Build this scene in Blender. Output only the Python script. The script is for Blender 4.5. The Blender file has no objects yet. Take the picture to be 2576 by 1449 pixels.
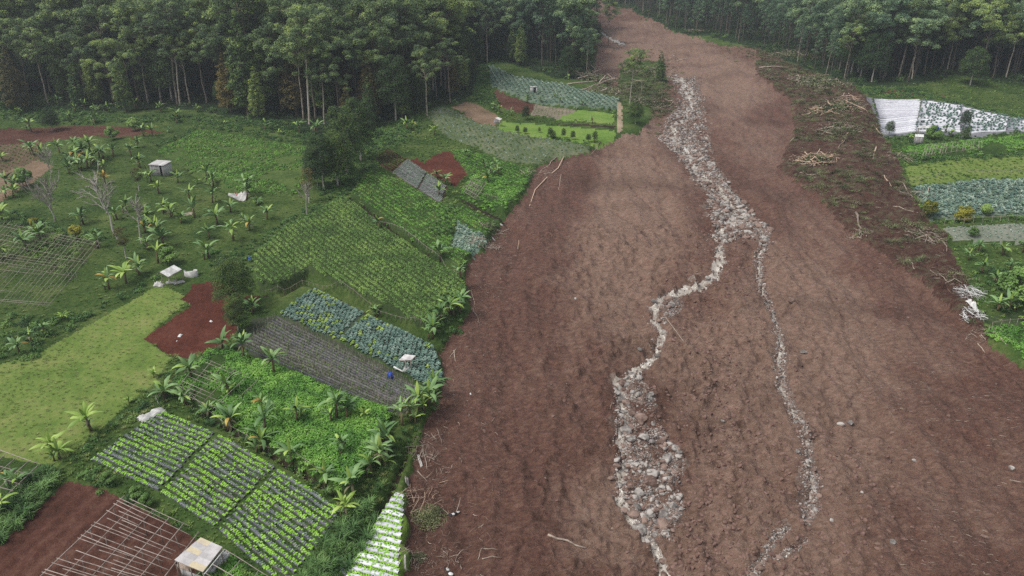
import bpy, math, random
import numpy as np
from mathutils import Vector
random.seed(7)
RNG = np.random.default_rng(7)
SC = bpy.context.scene
COL = SC.collection

# ------------------------------------------------------------------ camera, world, sun, exposure
CAMZ, PITCH, SLOPE = 55.0, math.radians(22.0), 0.12
FW = 2576.0                      # the photograph is measured on a 2576 x 1449 copy of it
FOC = FW * 24.0 / 36.0
CX, CY = 1288.0, 724.5
cam_d = bpy.data.cameras.new("camera"); cam = bpy.data.objects.new("camera", cam_d); COL.objects.link(cam)
cam.location = (0, 0, CAMZ); cam.rotation_euler = (math.pi / 2 - PITCH, 0, 0)
cam_d.lens = 24; cam_d.sensor_width = 36; cam_d.clip_end = 6000; cam_d.clip_start = 0.5
SC.camera = cam

SUN_EL, SUN_AZ = 58.0, 250.0      # azimuth clockwise from +Y
world = bpy.data.worlds.new("World"); SC.world = world; world.use_nodes = True
wn = world.node_tree; bg = wn.nodes["Background"]
sky = wn.nodes.new("ShaderNodeTexSky"); sky.sky_type = 'NISHITA'; sky.sun_disc = False
sky.sun_elevation = math.radians(SUN_EL); sky.sun_rotation = math.radians(SUN_AZ)
sky.air_density = 1.0; sky.dust_density = 4.0; sky.ozone_density = 1.0
hs = wn.nodes.new("ShaderNodeHueSaturation"); hs.inputs["Saturation"].default_value = 0.35   # overcast: grey sky
wn.links.new(sky.outputs[0], hs.inputs["Color"]); wn.links.new(hs.outputs[0], bg.inputs[0])
bg.inputs[1].default_value = 0.125
sun_d = bpy.data.lights.new("sun", 'SUN'); sun = bpy.data.objects.new("sun", sun_d); COL.objects.link(sun)
sun_d.energy = 1.4; sun_d.angle = math.radians(14); sun_d.color = (1.0, 0.96, 0.9)
sv = Vector((math.sin(math.radians(SUN_AZ)) * math.cos(math.radians(SUN_EL)),
             math.cos(math.radians(SUN_AZ)) * math.cos(math.radians(SUN_EL)), math.sin(math.radians(SUN_EL))))
sun.rotation_euler = sv.to_track_quat('Z', 'Y').to_euler()
SC.view_settings.view_transform = 'Standard'; SC.view_settings.look = 'None'
SC.view_settings.gamma = 1; SC.view_settings.exposure = 0.45; SC.view_settings.use_curve_mapping = False
SC.cycles.max_bounces = 5; SC.cycles.diffuse_bounces = 3; SC.cycles.volume_bounces = 0
SC.cycles.use_denoising = False; SC.cycles.sample_clamp_indirect = 2.0; SC.cycles.use_light_tree = False

# ------------------------------------------------------------------ ground model (pixel <-> base plane)
cp, sp = math.cos(PITCH), math.sin(PITCH)
def plane_xy(px, py, off=0.0):
    u = (np.asarray(px, float) - CX) / FOC; v = (CY - np.asarray(py, float)) / FOC
    dy = cp + v * sp; dz = -sp + v * cp
    t = (CAMZ - off) / (SLOPE * dy - dz)
    return u * t, dy * t
def plane_px(x, y):
    x = np.asarray(x, float); y = np.asarray(y, float); z = SLOPE * y - CAMZ
    d = y * cp - z * sp; d = np.where(d < 1, 1, d)
    return CX + FOC * x / d, CY - FOC * (y * sp + z * cp) / d

def _hash(ix, iy, s):
    h = (ix.astype(np.int64) * 374761393 + iy.astype(np.int64) * 668265263 + s * 974634777) & 0xffffffff
    h = ((h ^ (h >> 13)) * 1274126177) & 0xffffffff
    return ((h ^ (h >> 16)) & 0xffff) / 65535.0
def vnoise(x, y, s=0):
    ix = np.floor(x); iy = np.floor(y); fx = x - ix; fy = y - iy
    fx = fx * fx * (3 - 2 * fx); fy = fy * fy * (3 - 2 * fy)
    a = _hash(ix, iy, s); b = _hash(ix + 1, iy, s); c = _hash(ix, iy + 1, s); d = _hash(ix + 1, iy + 1, s)
    return (a * (1 - fx) + b * fx) * (1 - fy) + (c * (1 - fx) + d * fx) * fy - 0.5
def fbm(x, y, o=4, s=0, g=0.5):
    r = 0; a = 1.0
    for k in range(o):
        r = r + a * vnoise(x + 17.3 * k, y - 9.1 * k, s + k); x = x * 2.03; y = y * 2.03; a *= g
    return r
def in_poly(px, py, poly):
    px = np.asarray(px, float); py = np.asarray(py, float); r = np.zeros(px.shape, bool)
    n = len(poly)
    for i in range(n):
        x0, y0 = poly[i]; x1, y1 = poly[(i + 1) % n]
        if y0 == y1: continue
        c = ((y0 > py) != (y1 > py)) & (px < (x1 - x0) * (py - y0) / (y1 - y0) + x0)
        r ^= c
    return r
def dist_line(x, y, pts):
    """distance of world points to a world polyline, and the parameter along it (0..n-1)"""
    best = np.full(np.shape(x), 1e9); par = np.zeros(np.shape(x))
    for i in range(len(pts) - 1):
        (ax, ay), (bx, by) = pts[i][:2], pts[i + 1][:2]
        ex, ey = bx - ax, by - ay; L = ex * ex + ey * ey + 1e-9
        t = np.clip(((x - ax) * ex + (y - ay) * ey) / L, 0, 1)
        d = np.hypot(x - ax - t * ex, y - ay - t * ey)
        m = d < best; best = np.where(m, d, best); par = np.where(m, i + t, par)
    return best, par

# zones: later ones win.  (name, polygon, height above the plane)
MUD = [(1425,-260),(1425,0),(1480,30),(1505,75),(1502,120),(1490,165),(1520,200),(1575,232),(1580,262),(1600,285),(1600,320),(1567,332),
 (1500,360),(1480,378),(1400,395),(1350,410),(1345,430),(1310,500),(1270,540),(1235,580),(1215,625),(1185,645),(1170,700),(1180,770),
 (1150,825),(1098,880),(1115,960),(1085,1030),(1050,1100),(1022,1180),(1014,1240),(1022,1300),(1022,1400),(1005,1500),(950,1750),(900,3600),
 (5200,3600),(3600,1700),(2850,1090),(2576,925),(2490,855),(2470,800),(2450,740),(2420,680),(2380,600),(2340,560),(2310,520),(2285,470),(2260,400),
 (2230,350),(2200,300),(2178,240),(2140,210),(2080,200),(2000,160),(1900,115),(1800,105),(1700,75),(1620,40),(1510,0),(1500,-260)]
DEBRIS = [(1905,118),(1900,190),(1990,245),(2000,330),(1955,420),(2060,500),(2160,600),(2300,690),(2400,762),(2500,860),(2490,850),(2470,800),(2450,740),
 (2420,680),(2380,600),(2340,560),(2310,520),(2285,470),(2260,400),(2230,350),(2200,300),(2178,240),(2140,210),(2080,200),(2000,160)]
Z = [
 ("forest_floor", [(-2600,-260),(-2600,285),(0,282),(470,272),(640,310),(780,335),(880,330),(1000,306),(1100,265),(1185,236),(1205,165),(1240,150),(1320,175),(1400,196),(1490,196),(1490,160),(1502,120),(1505,75),(1425,0),(1425,-260)], 0),
 ("forest_floor", [(1500,-260),(1510,0),(1620,40),(1700,75),(1900,115),(2080,200),(2150,208),(2300,212),(2400,195),(2576,215),(5200,330),(5200,-260)], 0),
 ("bare_soil", [(-900,330),(0,322),(190,312),(330,318),(420,330),(330,345),(240,340),(150,348),(0,372),(-900,420)], -.3),
 ("ridged_soil", [(-600,390),(0,366),(100,356),(112,372),(95,398),(0,425),(-600,480)], 0),
 ("sandy_soil", [(-500,480),(0,428),(95,398),(135,420),(70,470),(0,510),(-500,560)], 0),
 ("bean_field", [(395,385),(500,330),(620,342),(780,378),(795,430),(745,500),(640,500),(560,475),(470,425)], .35),
 ("pale_meadow", [(400,716),(478,752),(360,850),(430,900),(385,965),(320,1025),(140,1175),(0,1150),(-600,1300),(-600,1000),(0,915),(100,885),(250,800)], 0),
 ("red_soil", [(480,718),(540,706),(600,735),(612,790),(590,835),(560,870),(478,902),(430,893),(358,850),(478,768),(452,752),(474,735)], -.25),
 ("red_soil", [(615,750),(650,750),(655,765),(612,770)], -.1),
 ("field", [(640,655),(700,600),(800,545),(870,508),(1010,600),(1120,680),(1175,720),(1165,770),(1100,842),(1050,830),(930,770),(780,692),(700,735),(650,732)], .9),
 ("upper_field", [(882,502),(915,450),(935,425),(1115,515),(1180,542),(1236,575),(1215,620),(1180,650),(1165,695),(1100,650),(1010,590)], .7),
 ("striped_plot", [(935,400),(975,372),(1025,398),(985,434)], 0),
 ("dark_plot", [(985,434),(1026,400),(1072,432),(1050,480)], .1),
 ("dark_plot", [(1051,481),(1074,436),(1124,465),(1108,516)], .1),
 ("red_soil", [(1024,399),(1050,396),(1066,408),(1092,384),(1128,374),(1174,436),(1142,463),(1074,434)], 0),
 ("upper_field", [(1134,376),(1180,380),(1240,398),(1348,428),(1340,450),(1300,452),(1182,437)], .3),
 ("upper_field", [(1146,514),(1200,532),(1262,560),(1236,572),(1150,552)], .3),
 ("vine_patch", [(1160,492),(1182,440),(1300,455),(1335,450),(1300,505),(1262,534)], 1.0),
 ("brassica_plot", [(1133,628),(1152,560),(1228,600),(1190,645)], .2),
 ("sparse_field", [(1068,292),(1112,272),(1250,322),(1482,366),(1478,378),(1390,396),(1345,410),(1262,402),(1130,345)], .3),
 ("sandy_soil", [(1132,268),(1172,250),(1248,285),(1246,322),(1200,312)], 0),
 ("cabbage_rows", [(1228,168),(1300,200),(1420,213),(1556,248),(1556,276),(1440,264),(1330,247),(1236,222)], .2),
 ("bare_soil", [(1236,224),(1330,249),(1350,254),(1330,288),(1262,268)], 0),
 ("pink_rows", [(1345,252),(1450,268),(1430,302),(1334,288)], 0),
 ("bright_lawn", [(1395,302),(1455,273),(1546,282),(1543,306),(1540,312),(1430,303)], .2),
 ("bright_lawn", [(1256,306),(1330,308),(1545,328),(1545,350),(1500,358),(1380,345),(1250,330)], 0),
 ("dirt_path", [(1552,258),(1564,258),(1563,328),(1550,332)], .05),
 ("cabbage_plot", [(798,722),(922,788),(850,860),(702,796)], 0),
 ("cabbage_plot", [(930,792),(1092,868),(1115,960),(1085,980),(1000,935),(858,862)], 0),
 ("staked_plot", [(632,806),(700,797),(850,864),(1000,940),(1062,985),(1045,1030),(1000,1050),(700,930),(590,875)], 0),
 ("vine_patch", [(525,893),(600,898),(700,937),(860,1010),(985,1052),(965,1140),(892,1246),(860,1240),(640,1110),(500,1030),(445,985)], 1.1),
 ("lettuce_field", [(405,1034),(540,1088),(700,1178),(866,1284),(800,1400),(740,1560),(640,1500),(520,1345),(385,1252),(222,1163)], 0),
 ("bare_soil", [(165,1212),(235,1222),(300,1250),(480,1345),(560,1440),(720,1700),(-500,1900),(-200,1500),(0,1370)], -.2),
 ("plastic_field", [(1000,1234),(1016,1238),(1022,1300),(1022,1400),(1005,1500),(990,1600),(740,1560),(842,1449)], 0),
 ("film_plot", [(2196,241),(2316,245),(2298,330),(2216,342)], .2),
 ("film_plot", [(2319,248),(2420,262),(2576,300),(2900,360),(2900,345),(2576,332),(2440,347),(2300,330)], .2),
 ("film_plot", [(2174,240),(2193,240),(2208,318),(2196,285)], .2),
 ("vine_patch", [(2268,376),(2420,356),(2576,344),(2900,330),(2900,365),(2576,376),(2300,405)], .9),
 ("pale_meadow", [(2276,418),(2430,395),(2576,383),(2900,370),(2900,425),(2576,440),(2290,462)], 0),
 ("cabbage_rows", [(2292,472),(2576,448),(2900,430),(2900,540),(2576,546),(2335,555)], 0),
 ("grey_plot", [(2368,578),(2576,570),(2900,560),(2900,600),(2576,610),(2398,605)], 0),
 ("bare_soil", [(2200,222),(2260,216),(2330,228),(2400,232),(2300,240)], 0),
 ("pond_bank", [(2470,782),(2576,778),(2800,780),(2800,815),(2576,815),(2480,808)], -.5),
 ("vine_patch", [(2478,832),(2576,816),(2900,800),(2900,1110),(2576,915),(2494,852)], .8),
 ("drawn_edge_shade", [(872,503),(880,503),(960,556),(1015,596),(1110,662),(1170,700),(1166,706),(1100,668),(1005,606),(950,566)], -.2),  # low strips below banks and stake walls, their shade painted as dark ground
 ("drawn_edge_shade", [(640,736),(700,741),(764,704),(860,748),(960,802),(1064,846),(1062,854),(955,812),(855,757),(766,713),(706,752),(650,746)], -.2),
 ("drawn_edge_shade", [(500,1030),(640,1112),(760,1182),(866,1250),(860,1262),(750,1196),(640,1126),(500,1044)], -.2),
 ("drawn_edge_shade", [(1160,494),(1215,520),(1264,538),(1300,562),(1296,568),(1258,546),(1206,528),(1156,500)], -.2),
 ("drawn_edge_shade", [(1400,308),(1545,316),(1545,322),(1400,313)], -.2), ("drawn_edge_shade", [(2400,612),(2900,616),(2900,622),(2400,618)], -.3),
 ("drawn_edge_shade", [(1040,1095),(1052,1080),(1000,1210),(880,1420),(800,1560),(785,1560),(850,1430),(960,1260)], -.3),
 ("landslide_mud", MUD, -.9),
 ("debris_slope", DEBRIS, -.2),
 ("grass_ground", [(1548,242),(1560,165),(1590,150),(1668,140),(1676,200),(1640,240),(1640,290),(1600,330),(1562,330),(1566,258)], -.2),
 ("dirt_path", [(1552,258),(1564,258),(1563,328),(1550,332)], .05),
]
NAMES = ["grass_ground"] + sorted({z[0] for z in Z if z[0] != "grass_ground"}) + ["stream_water", "river_gravel"]
ZID = {n: i for i, n in enumerate(NAMES)}

# stream: (x, y, half width of water, half width of gravel) in picture units
ST_A = [(1690,178,5,10),(1715,200,14,22),(1738,228,16,32),(1736,262,14,30),(1708,300,14,34),(1688,325,14,42),(1722,352,14,45),(1748,400,10,38),(1775,436,10,34),(1812,466,12,32),(1840,502,14,38),(1860,540,15,44),(1815,575,12,36),(1806,610,9,14),(1816,652,9,13),(1800,690,9,14),(1745,714,9,14),(1680,738,9,16),(1646,766,8,16),(1646,800,8,14),(1666,832,9,14),(1652,870,12,16),(1606,915,11,18),(1562,948,11,18),(1566,1000,10,18),(1572,1050,10,18),(1562,1100,12,18),(1566,1160,14,22),(1558,1212,10,20),(1590,1272,12,18),(1632,1322,12,18),(1660,1372,12,18),(1672,1410,14,18),(1682,1460,15,18),(1690,1560,14,18)]
ST_B = [(1880,545,6,16),(1925,575,6,15),(1922,610,5,12),(1908,650,5,12),(1914,700,4,10),(1932,745,4,12),(1950,790,4,10),(1958,832,4,11),(1968,868,5,16),(1966,902,4,14),(1976,950,4,12),(2000,1006,4,13),(2026,1056,4,16),(2036,1110,3,18),(2044,1160,4,20),(2050,1205,3,20),(2044,1262,2,18),(2036,1285,1,8)]
ST_C = [(1984,1300,2,12),(1958,1330,3,14),(1934,1362,3,14),(1908,1412,3,16),(1892,1460,3,16),(1880,1560,3,16)]
ST_D = [(2034,1330,1,6),(2010,1356,1,9),(1975,1380,1,10),(1950,1392,1,8)]
ST_E = [(1504,60,3,7),(1515,78,4,9),(1540,92,3,9),(1575,104,2,7)]
GRAV = [[(1690,183),(1755,190),(1768,235),(1776,275),(1782,330),(1802,395),(1792,440),(1740,402),(1690,368),(1650,325),(1690,280),(1712,240)], [(1742,400),(1800,398),(1835,470),(1890,510),(1942,572),(1910,592),(1800,575),(1774,510),(1788,480),(1762,440)],
 [(1650,745),(1700,735),(1728,748),(1722,770),(1690,800),(1665,810)], [(1548,935),(1600,925),(1640,950),(1655,1000),(1650,1040),(1690,1085),(1725,1150),(1715,1200),(1728,1250),(1700,1300),(1695,1340),(1650,1320),(1600,1270),(1550,1200),(1548,1080)],
 [(1780,470),(1850,480),(1890,505),(1942,570),(1930,600),(1905,590),(1850,605),(1820,612),(1795,580),(1790,550)]]

ST_A = [(x, y, w * (.62 if y < 540 else 1.0), g * 1.0) for x, y, w, g in ST_A]
ST_B = [(x, y, w, g * (1.55 if y > 820 else 1.25)) for x, y, w, g in ST_B]; ST_C = [(x, y, w, g * 1.4) for x, y, w, g in ST_C]
# grid in picture coordinates over the base plane (fine inside the view, coarse outside)
def axis(parts):
    a = []
    for lo, hi, st in parts: a += list(np.arange(lo, hi, st))
    return np.array(a + [parts[-1][1]], float)
GX = axis([(-2600,-250,90),(-250,2830,3.5),(2830,5200,90)])
GY = axis([(-170,-60,10),(-60,1540,3.0),(1540,3600,60)])
PX, PY = np.meshgrid(GX, GY)
WX, WY = plane_xy(PX, PY)
# wobble the zone borders a little
wob = np.clip((np.hypot(WX, WY)) / 60, .3, 1.6)
QX = PX + (fbm(WX * .9, WY * .9, 3, 5) * 7) / wob; QY = PY + (fbm(WX * .9, WY * .9, 3, 9) * 5) / wob
ZONE = np.zeros(PX.shape, int); ZH = np.zeros(PX.shape)
for n, poly, h in Z:
    if n in ("landslide_mud", "debris_slope"):
        amp = 2.2
        m = in_poly(PX + (QX - PX) * amp + fbm(WX * .12, WY * .12, 3, 3) * 10, PY + (QY - PY) * amp, poly)
    else: m = in_poly(QX, QY, poly)
    ZONE[m] = ZID[n]; ZH[m] = h
def blur(a, r):
    for ax in (0, 1):
        c = np.cumsum(np.concatenate([np.repeat(np.take(a, [0], ax), r + 1, ax), a, np.repeat(np.take(a, [-1], ax), r, ax)], ax), ax)
        n = a.shape[ax]
        a = (np.take(c, np.arange(2 * r + 1, 2 * r + 1 + n), ax) - np.take(c, np.arange(0, n), ax)) / (2 * r + 1)
    return a
ZS = blur(blur(ZH, 1), 1)
mud = (ZONE == ZID["landslide_mud"]); deb = (ZONE == ZID["debris_slope"])
mudw = blur(mud.astype(float), 3); debw = blur(deb.astype(float), 3)

def world_line(pts): return [tuple(float(v) for v in plane_xy(p[0], p[1])) for p in pts]
H = ZS.copy()
H += fbm(WX * .03, WY * .03, 3, 40) * 1.2 * np.clip(WY / 120, .4, 2.2)
H += fbm(WX * .5, WY * .5, 3, 50) * .22 * (1 - mudw)
# mud: smooth swells along the flow, lumps, crumbs
H += mudw * (fbm(WX * .16, WY * .07, 4, 60) * 1.3 - np.abs(fbm(WX * .22, WY * .05, 3, 61)) * .7 + fbm(WX * .9, WY * .6, 3, 70) * .30 + np.abs(fbm(WX * .5, WY * 1.3, 3, 72)) * .35 * np.clip(.4 + fbm(WX * .06, WY * .06, 3, 73) * 2, 0, 1))
lump = np.clip(fbm(WX * .55, WY * .55, 3, 82) - .16, 0, 1)
cen = np.exp(-((PX - (1700 + (PY - 900) * .12)) / 330.0) ** 2) * (PY > 560)
H += mudw * lump * (.2 + 2.2 * cen)
H += debw * 2.4 * (np.exp(-((PX - 2130) / 75) ** 2 - ((PY - 290) / 80) ** 2) + .8 * np.exp(-((PX - 2150) / 80) ** 2 - ((PY - 450) / 60) ** 2))
H += debw * (np.abs(fbm(WX * .35, WY * .35, 4, 90)) * 1.5 + fbm(WX * 1.1, WY * 1.1, 3, 92) * .5)
# banks (positive) and ditches (negative) between the plots
BANKS = [([(875,508),(1010,598),(1100,665),(1168,702)], .7, -1.4), ([(640,735),(705,742),(765,704),(930,785),(1090,862)], .9, -.9),
 ([(665,735),(720,722),(778,690),(935,772),(1098,850)], .5, .5), ([(440,985),(640,1112),(862,1246)], .6, -.6), ([(862,1290),(770,1460)], .4, -.4),
 ([(1040,1085),(1000,1200),(850,1449),(800,1560)], .5, -.7), ([(1230,226),(1345,252),(1450,270),(1550,282)], 1.0, -.8), ([(470,425),(560,478),(640,520)], 1.0, -1.2),
 ([(0,312),(200,306),(330,312)], 1.2, .8), ([(1270,335),(1380,348),(1500,360)], .8, -.7), ([(2290,466),(2576,444),(2900,430)], 1.0, -.9), ([(2330,562),(2576,556),(2900,550)], 1.2, -1.0),
 ([(2390,612),(2576,615),(2900,610)], 1.0, -1.0), ([(2270,410),(2430,388),(2576,378)], 1.0, -.8), ([(1050,1030),(1115,962)], 1.0, .5), ([(1165,492),(1262,536),(1300,560)], .6, -.8)]
for pts, w, a in BANKS:
    d, _ = dist_line(WX, WY, world_line(pts)); H += a * np.exp(-(d / w) ** 2)
# rills in the mud
RILLS = [[(1620,270),(1640,330),(1655,380),(1650,420),(1665,460),(1660,520),(1668,570),(1672,610),(1660,660),(1650,700),(1665,735)], [(1560,430),(1590,470),(1640,520)], [(1545,520),(1600,560),(1645,600)],
 [(2020,640),(2060,690),(2120,760),(2135,830),(2140,880),(2160,930),(2155,980),(2120,1020),(2060,1090)], [(1960,790),(2010,760),(2045,760)], [(1945,960),(1990,930),(2040,880)], [(2180,1020),(2160,1060),(2150,1130),(2165,1180),(2150,1220)],
 [(2160,1225),(2195,1205),(2230,1190),(2240,1160)], [(2150,1260),(2175,1320),(2185,1380),(2190,1449)], [(1480,1290),(1530,1370),(1590,1449)], [(1395,1180),(1345,1280),(1300,1380),(1280,1449)], [(1930,880),(1890,940),(1870,1040),(1880,1140),(1850,1250),(1810,1340)],
 [(1290,1090),(1330,1170),(1370,1230),(1345,1290)], [(2060,820),(2080,900),(2070,1010),(2100,1080)], [(1760,860),(1800,960),(1790,1060),(1830,1150)], [(2200,1180),(2260,1240),(2290,1330)], [(1700,830),(1750,960),(1770,1110)], [(2240,1120),(2180,1105),(2150,1130)]]
RD = np.full(PX.shape, 1e9)
for pts in RILLS:
    wl = world_line(pts)
    xs = [p[0] for p in wl]; ys = [p[1] for p in wl]
    m = (WX > min(xs) - 4) & (WX < max(xs) + 4) & (WY > min(ys) - 4) & (WY < max(ys) + 4)
    d, _ = dist_line(WX[m] + fbm(WX[m] * .35, WY[m] * .35, 3, 11) * 1.9, WY[m] + fbm(WX[m] * .35, WY[m] * .35, 3, 12) * 1.2, wl)
    RD[m] = np.minimum(RD[m], d)
H -= mudw * .2 * np.exp(-(RD / .3) ** 2)
fl = np.clip(fbm(WX * 1.0, WY * 1.0, 3, 84) - .1, 0, 1) * np.clip(cen * 1.4 + .05, 0, 1)
H += mudw * fl * 1.1 + mudw * np.clip(fbm(WX * .7, WY * .7, 3, 89) - .2, 0, 1) * .9
# stream bed
wat = np.zeros(PX.shape, bool); gra = np.zeros(PX.shape, bool); chan = np.zeros(PX.shape)
nz = fbm(WX * .5, WY * .5, 3, 21)
for S in (ST_A, ST_B, ST_C, ST_D, ST_E):
    p = np.array(S, float)
    x0, x1, y0, y1 = p[:, 0].min() - 90, p[:, 0].max() + 90, p[:, 1].min() - 60, p[:, 1].max() + 60
    m = (PX > x0) & (PX < x1) & (PY > y0) & (PY < y1)
    d, t = dist_line(PX[m] + nz[m] * 16, (PY[m] + nz[m] * 8), S)
    ww = np.interp(t, np.arange(len(S)), p[:, 2]); gw = np.interp(t, np.arange(len(S)), p[:, 3])
    chan[m] = np.maximum(chan[m], np.exp(-(d / (gw * 1.0)) ** 2))
    wat[m] |= d < ww * (.9 + nz[m] * .9); gra[m] |= d < gw * (.72 + nz[m] * .9)
for g in GRAV: gra |= in_poly(PX + nz * 44, PY + nz * 26, g) & (fbm(WX * .4, WY * .4, 3, 23) > -.07)
wat &= mud; gra &= mud
H -= chan * .35 * mudw
gs = blur(gra.astype(float), 2)
H -= gs * .15
H += gs * np.abs(fbm(WX * 1.4, WY * 1.4, 2, 33)) * .35
ws = blur(wat.astype(float), 1)
H -= ws * .18
ZONE[gra] = ZID["river_gravel"]; ZONE[wat] = ZID["stream_water"]
# furrows in ploughed soil
def furrow(m, a, b, spacing, amp):
    (ax, ay), (bx, by) = world_line([a, b]); L = math.hypot(bx - ax, by - ay); nx, ny = -(by - ay) / L, (bx - ax) / L
    H[m] += amp * np.sin(((WX[m] - ax) * nx + (WY[m] - ay) * ny) / spacing * 2 * math.pi)
soilb = (ZONE == ZID["bare_soil"]) & (PY > 1100)
furrow(soilb, (320, 1250), (110, 1449), 1.7, .085)
furrow(ZONE == ZID["ridged_soil"], (0, 380), (60, 400), 1.3, .15)
H -= .3 * (PY > 1560) * np.clip((PY - 1560) / 400, 0, 1)

# light mesh relief on the height lookup
def _interp(A, px, py):
    px = np.clip(px, GX[0], GX[-1] - 1e-6); py = np.clip(py, GY[0], GY[-1] - 1e-6)
    i = np.clip(np.searchsorted(GX, px, 'right') - 1, 0, len(GX) - 2); j = np.clip(np.searchsorted(GY, py, 'right') - 1, 0, len(GY) - 2)
    fx = (px - GX[i]) / (GX[i + 1] - GX[i]); fy = (py - GY[j]) / (GY[j + 1] - GY[j])
    return (A[j, i] * (1 - fx) + A[j, i + 1] * fx) * (1 - fy) + (A[j + 1, i] * (1 - fx) + A[j + 1, i + 1] * fx) * fy
def off_at(x, y):
    px, py = plane_px(x, y); return _interp(H, px, py)
def ground_z(x, y): return SLOPE * np.asarray(y, float) + off_at(x, y)
def zone_at(x, y):
    px, py = plane_px(x, y)
    i = np.clip(np.searchsorted(GX, px) , 0, len(GX) - 1); j = np.clip(np.searchsorted(GY, py), 0, len(GY) - 1)
    return ZONE[j, i]
def at(px, py, h=0.0):
    """the point of the ground (or h metres above it) seen at a picture position"""
    o = 0.0
    for _ in range(10):
        x, y = plane_xy(px, py, o + h); o = off_at(x, y)
    return Vector((float(x), float(y), float(SLOPE * y + o + h)))
def scatter_px(poly, spacing, jit=.5, zone=None):
    """world points about `spacing` metres apart inside a picture polygon"""
    w = np.array(world_line(poly)); x0, y0 = w.min(0); x1, y1 = w.max(0)
    gx, gy = np.meshgrid(np.arange(x0, x1, spacing), np.arange(y0, y1, spacing))
    gx = gx.ravel() + RNG.uniform(-jit, jit, gx.size) * spacing; gy = gy.ravel() + RNG.uniform(-jit, jit, gy.size) * spacing
    m = in_poly(*plane_px(gx, gy), poly)
    gx, gy = gx[m], gy[m]
    if zone is not None:
        zz = zone_at(gx, gy); m = np.isin(zz, [ZID[z] for z in zone]); gx, gy = gx[m], gy[m]
    return np.stack([gx, gy, ground_z(gx, gy)], 1) if gx.size else np.zeros((0, 3))

# ------------------------------------------------------------------ materials
def new_mat(name, rough=.9, spec=.2):
    m = bpy.data.materials.new(name); m.use_nodes = True; nt = m.node_tree
    b = nt.nodes["Principled BSDF"]; b.inputs["Roughness"].default_value = rough; b.inputs["Specular IOR Level"].default_value = spec
    return m, nt, b
def pos_node(nt, scale=(1, 1, 1), obj=False):
    if obj: g = nt.nodes.new("ShaderNodeTexCoord"); o = g.outputs["Object"]
    else: g = nt.nodes.new("ShaderNodeNewGeometry"); o = g.outputs["Position"]
    mp = nt.nodes.new("ShaderNodeMapping"); mp.inputs["Scale"].default_value = scale; nt.links.new(o, mp.inputs[0]); return mp.outputs[0]
def noise(nt, vec, scale, detail=4, rough=.55, dist=0):
    n = nt.nodes.new("ShaderNodeTexNoise"); n.inputs["Scale"].default_value = scale; n.inputs["Detail"].default_value = detail
    n.inputs["Roughness"].default_value = rough; n.inputs["Distortion"].default_value = dist; nt.links.new(vec, n.inputs["Vector"]); return n.outputs["Fac"]
def ramp(nt, fac, stops):
    r = nt.nodes.new("ShaderNodeValToRGB"); e = r.color_ramp.elements
    while len(e) < len(stops): e.new(.5)
    for k, (p, c) in enumerate(stops): e[k].position = p; e[k].color = (*c, 1) if len(c) == 3 else c
    nt.links.new(fac, r.inputs[0]); return r.outputs[0]
def mixc(nt, a, b, fac, mode='MIX'):
    m = nt.nodes.new("ShaderNodeMix"); m.data_type = 'RGBA'; m.blend_type = mode
    for s, v in ((m.inputs[0], fac), (m.inputs[6], a), (m.inputs[7], b)):
        if isinstance(v, (int, float)): s.default_value = v
        elif isinstance(v, tuple): s.default_value = (*v, 1)
        else: nt.links.new(v, s)
    return m.outputs[2]
def bump(nt, b, h, strength=.6, dist=.1):
    n = nt.nodes.new("ShaderNodeBump"); n.inputs["Strength"].default_value = strength; n.inputs["Distance"].default_value = dist
    nt.links.new(h, n.inputs["Height"]); nt.links.new(n.outputs[0], b.inputs["Normal"])
def attr(nt, name):
    a = nt.nodes.new("ShaderNodeAttribute"); a.attribute_name = name; return a.outputs["Fac"]
def ground_mat(name, c_lo, c_mid, c_hi, s1=.15, s2=1.6, s3=7.0, bs=.7, bd=.15, contrast=.18, aniso=(1, 1, 1), rough=.95):
    m, nt, b = new_mat(name, rough, .1)
    p = pos_node(nt, aniso)
    n1 = noise(nt, p, s1, 3); n2 = noise(nt, p, s2, 5, .65); n3 = noise(nt, p, s3, 4, .7)
    a = nt.nodes.new("ShaderNodeMath"); a.operation = 'MULTIPLY_ADD'; a.inputs[1].default_value = .35; nt.links.new(n1, a.inputs[0])
    q = nt.nodes.new("ShaderNodeMath"); q.operation = 'MULTIPLY'; q.inputs[1].default_value = .35; nt.links.new(n2, q.inputs[0]); nt.links.new(q.outputs[0], a.inputs[2])
    r = nt.nodes.new("ShaderNodeMath"); r.operation = 'MULTIPLY_ADD'; r.inputs[1].default_value = .3; nt.links.new(n3, r.inputs[0]); nt.links.new(a.outputs[0], r.inputs[2])
    c = ramp(nt, r.outputs[0], [(.5 - contrast / 2 - .04, c_lo), (.5, c_mid), (.5 + contrast / 2 + .04, c_hi)])
    nt.links.new(c, b.inputs["Base Color"])
    bump(nt, b, r.outputs[0], bs, bd * 4)
    return m
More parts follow.
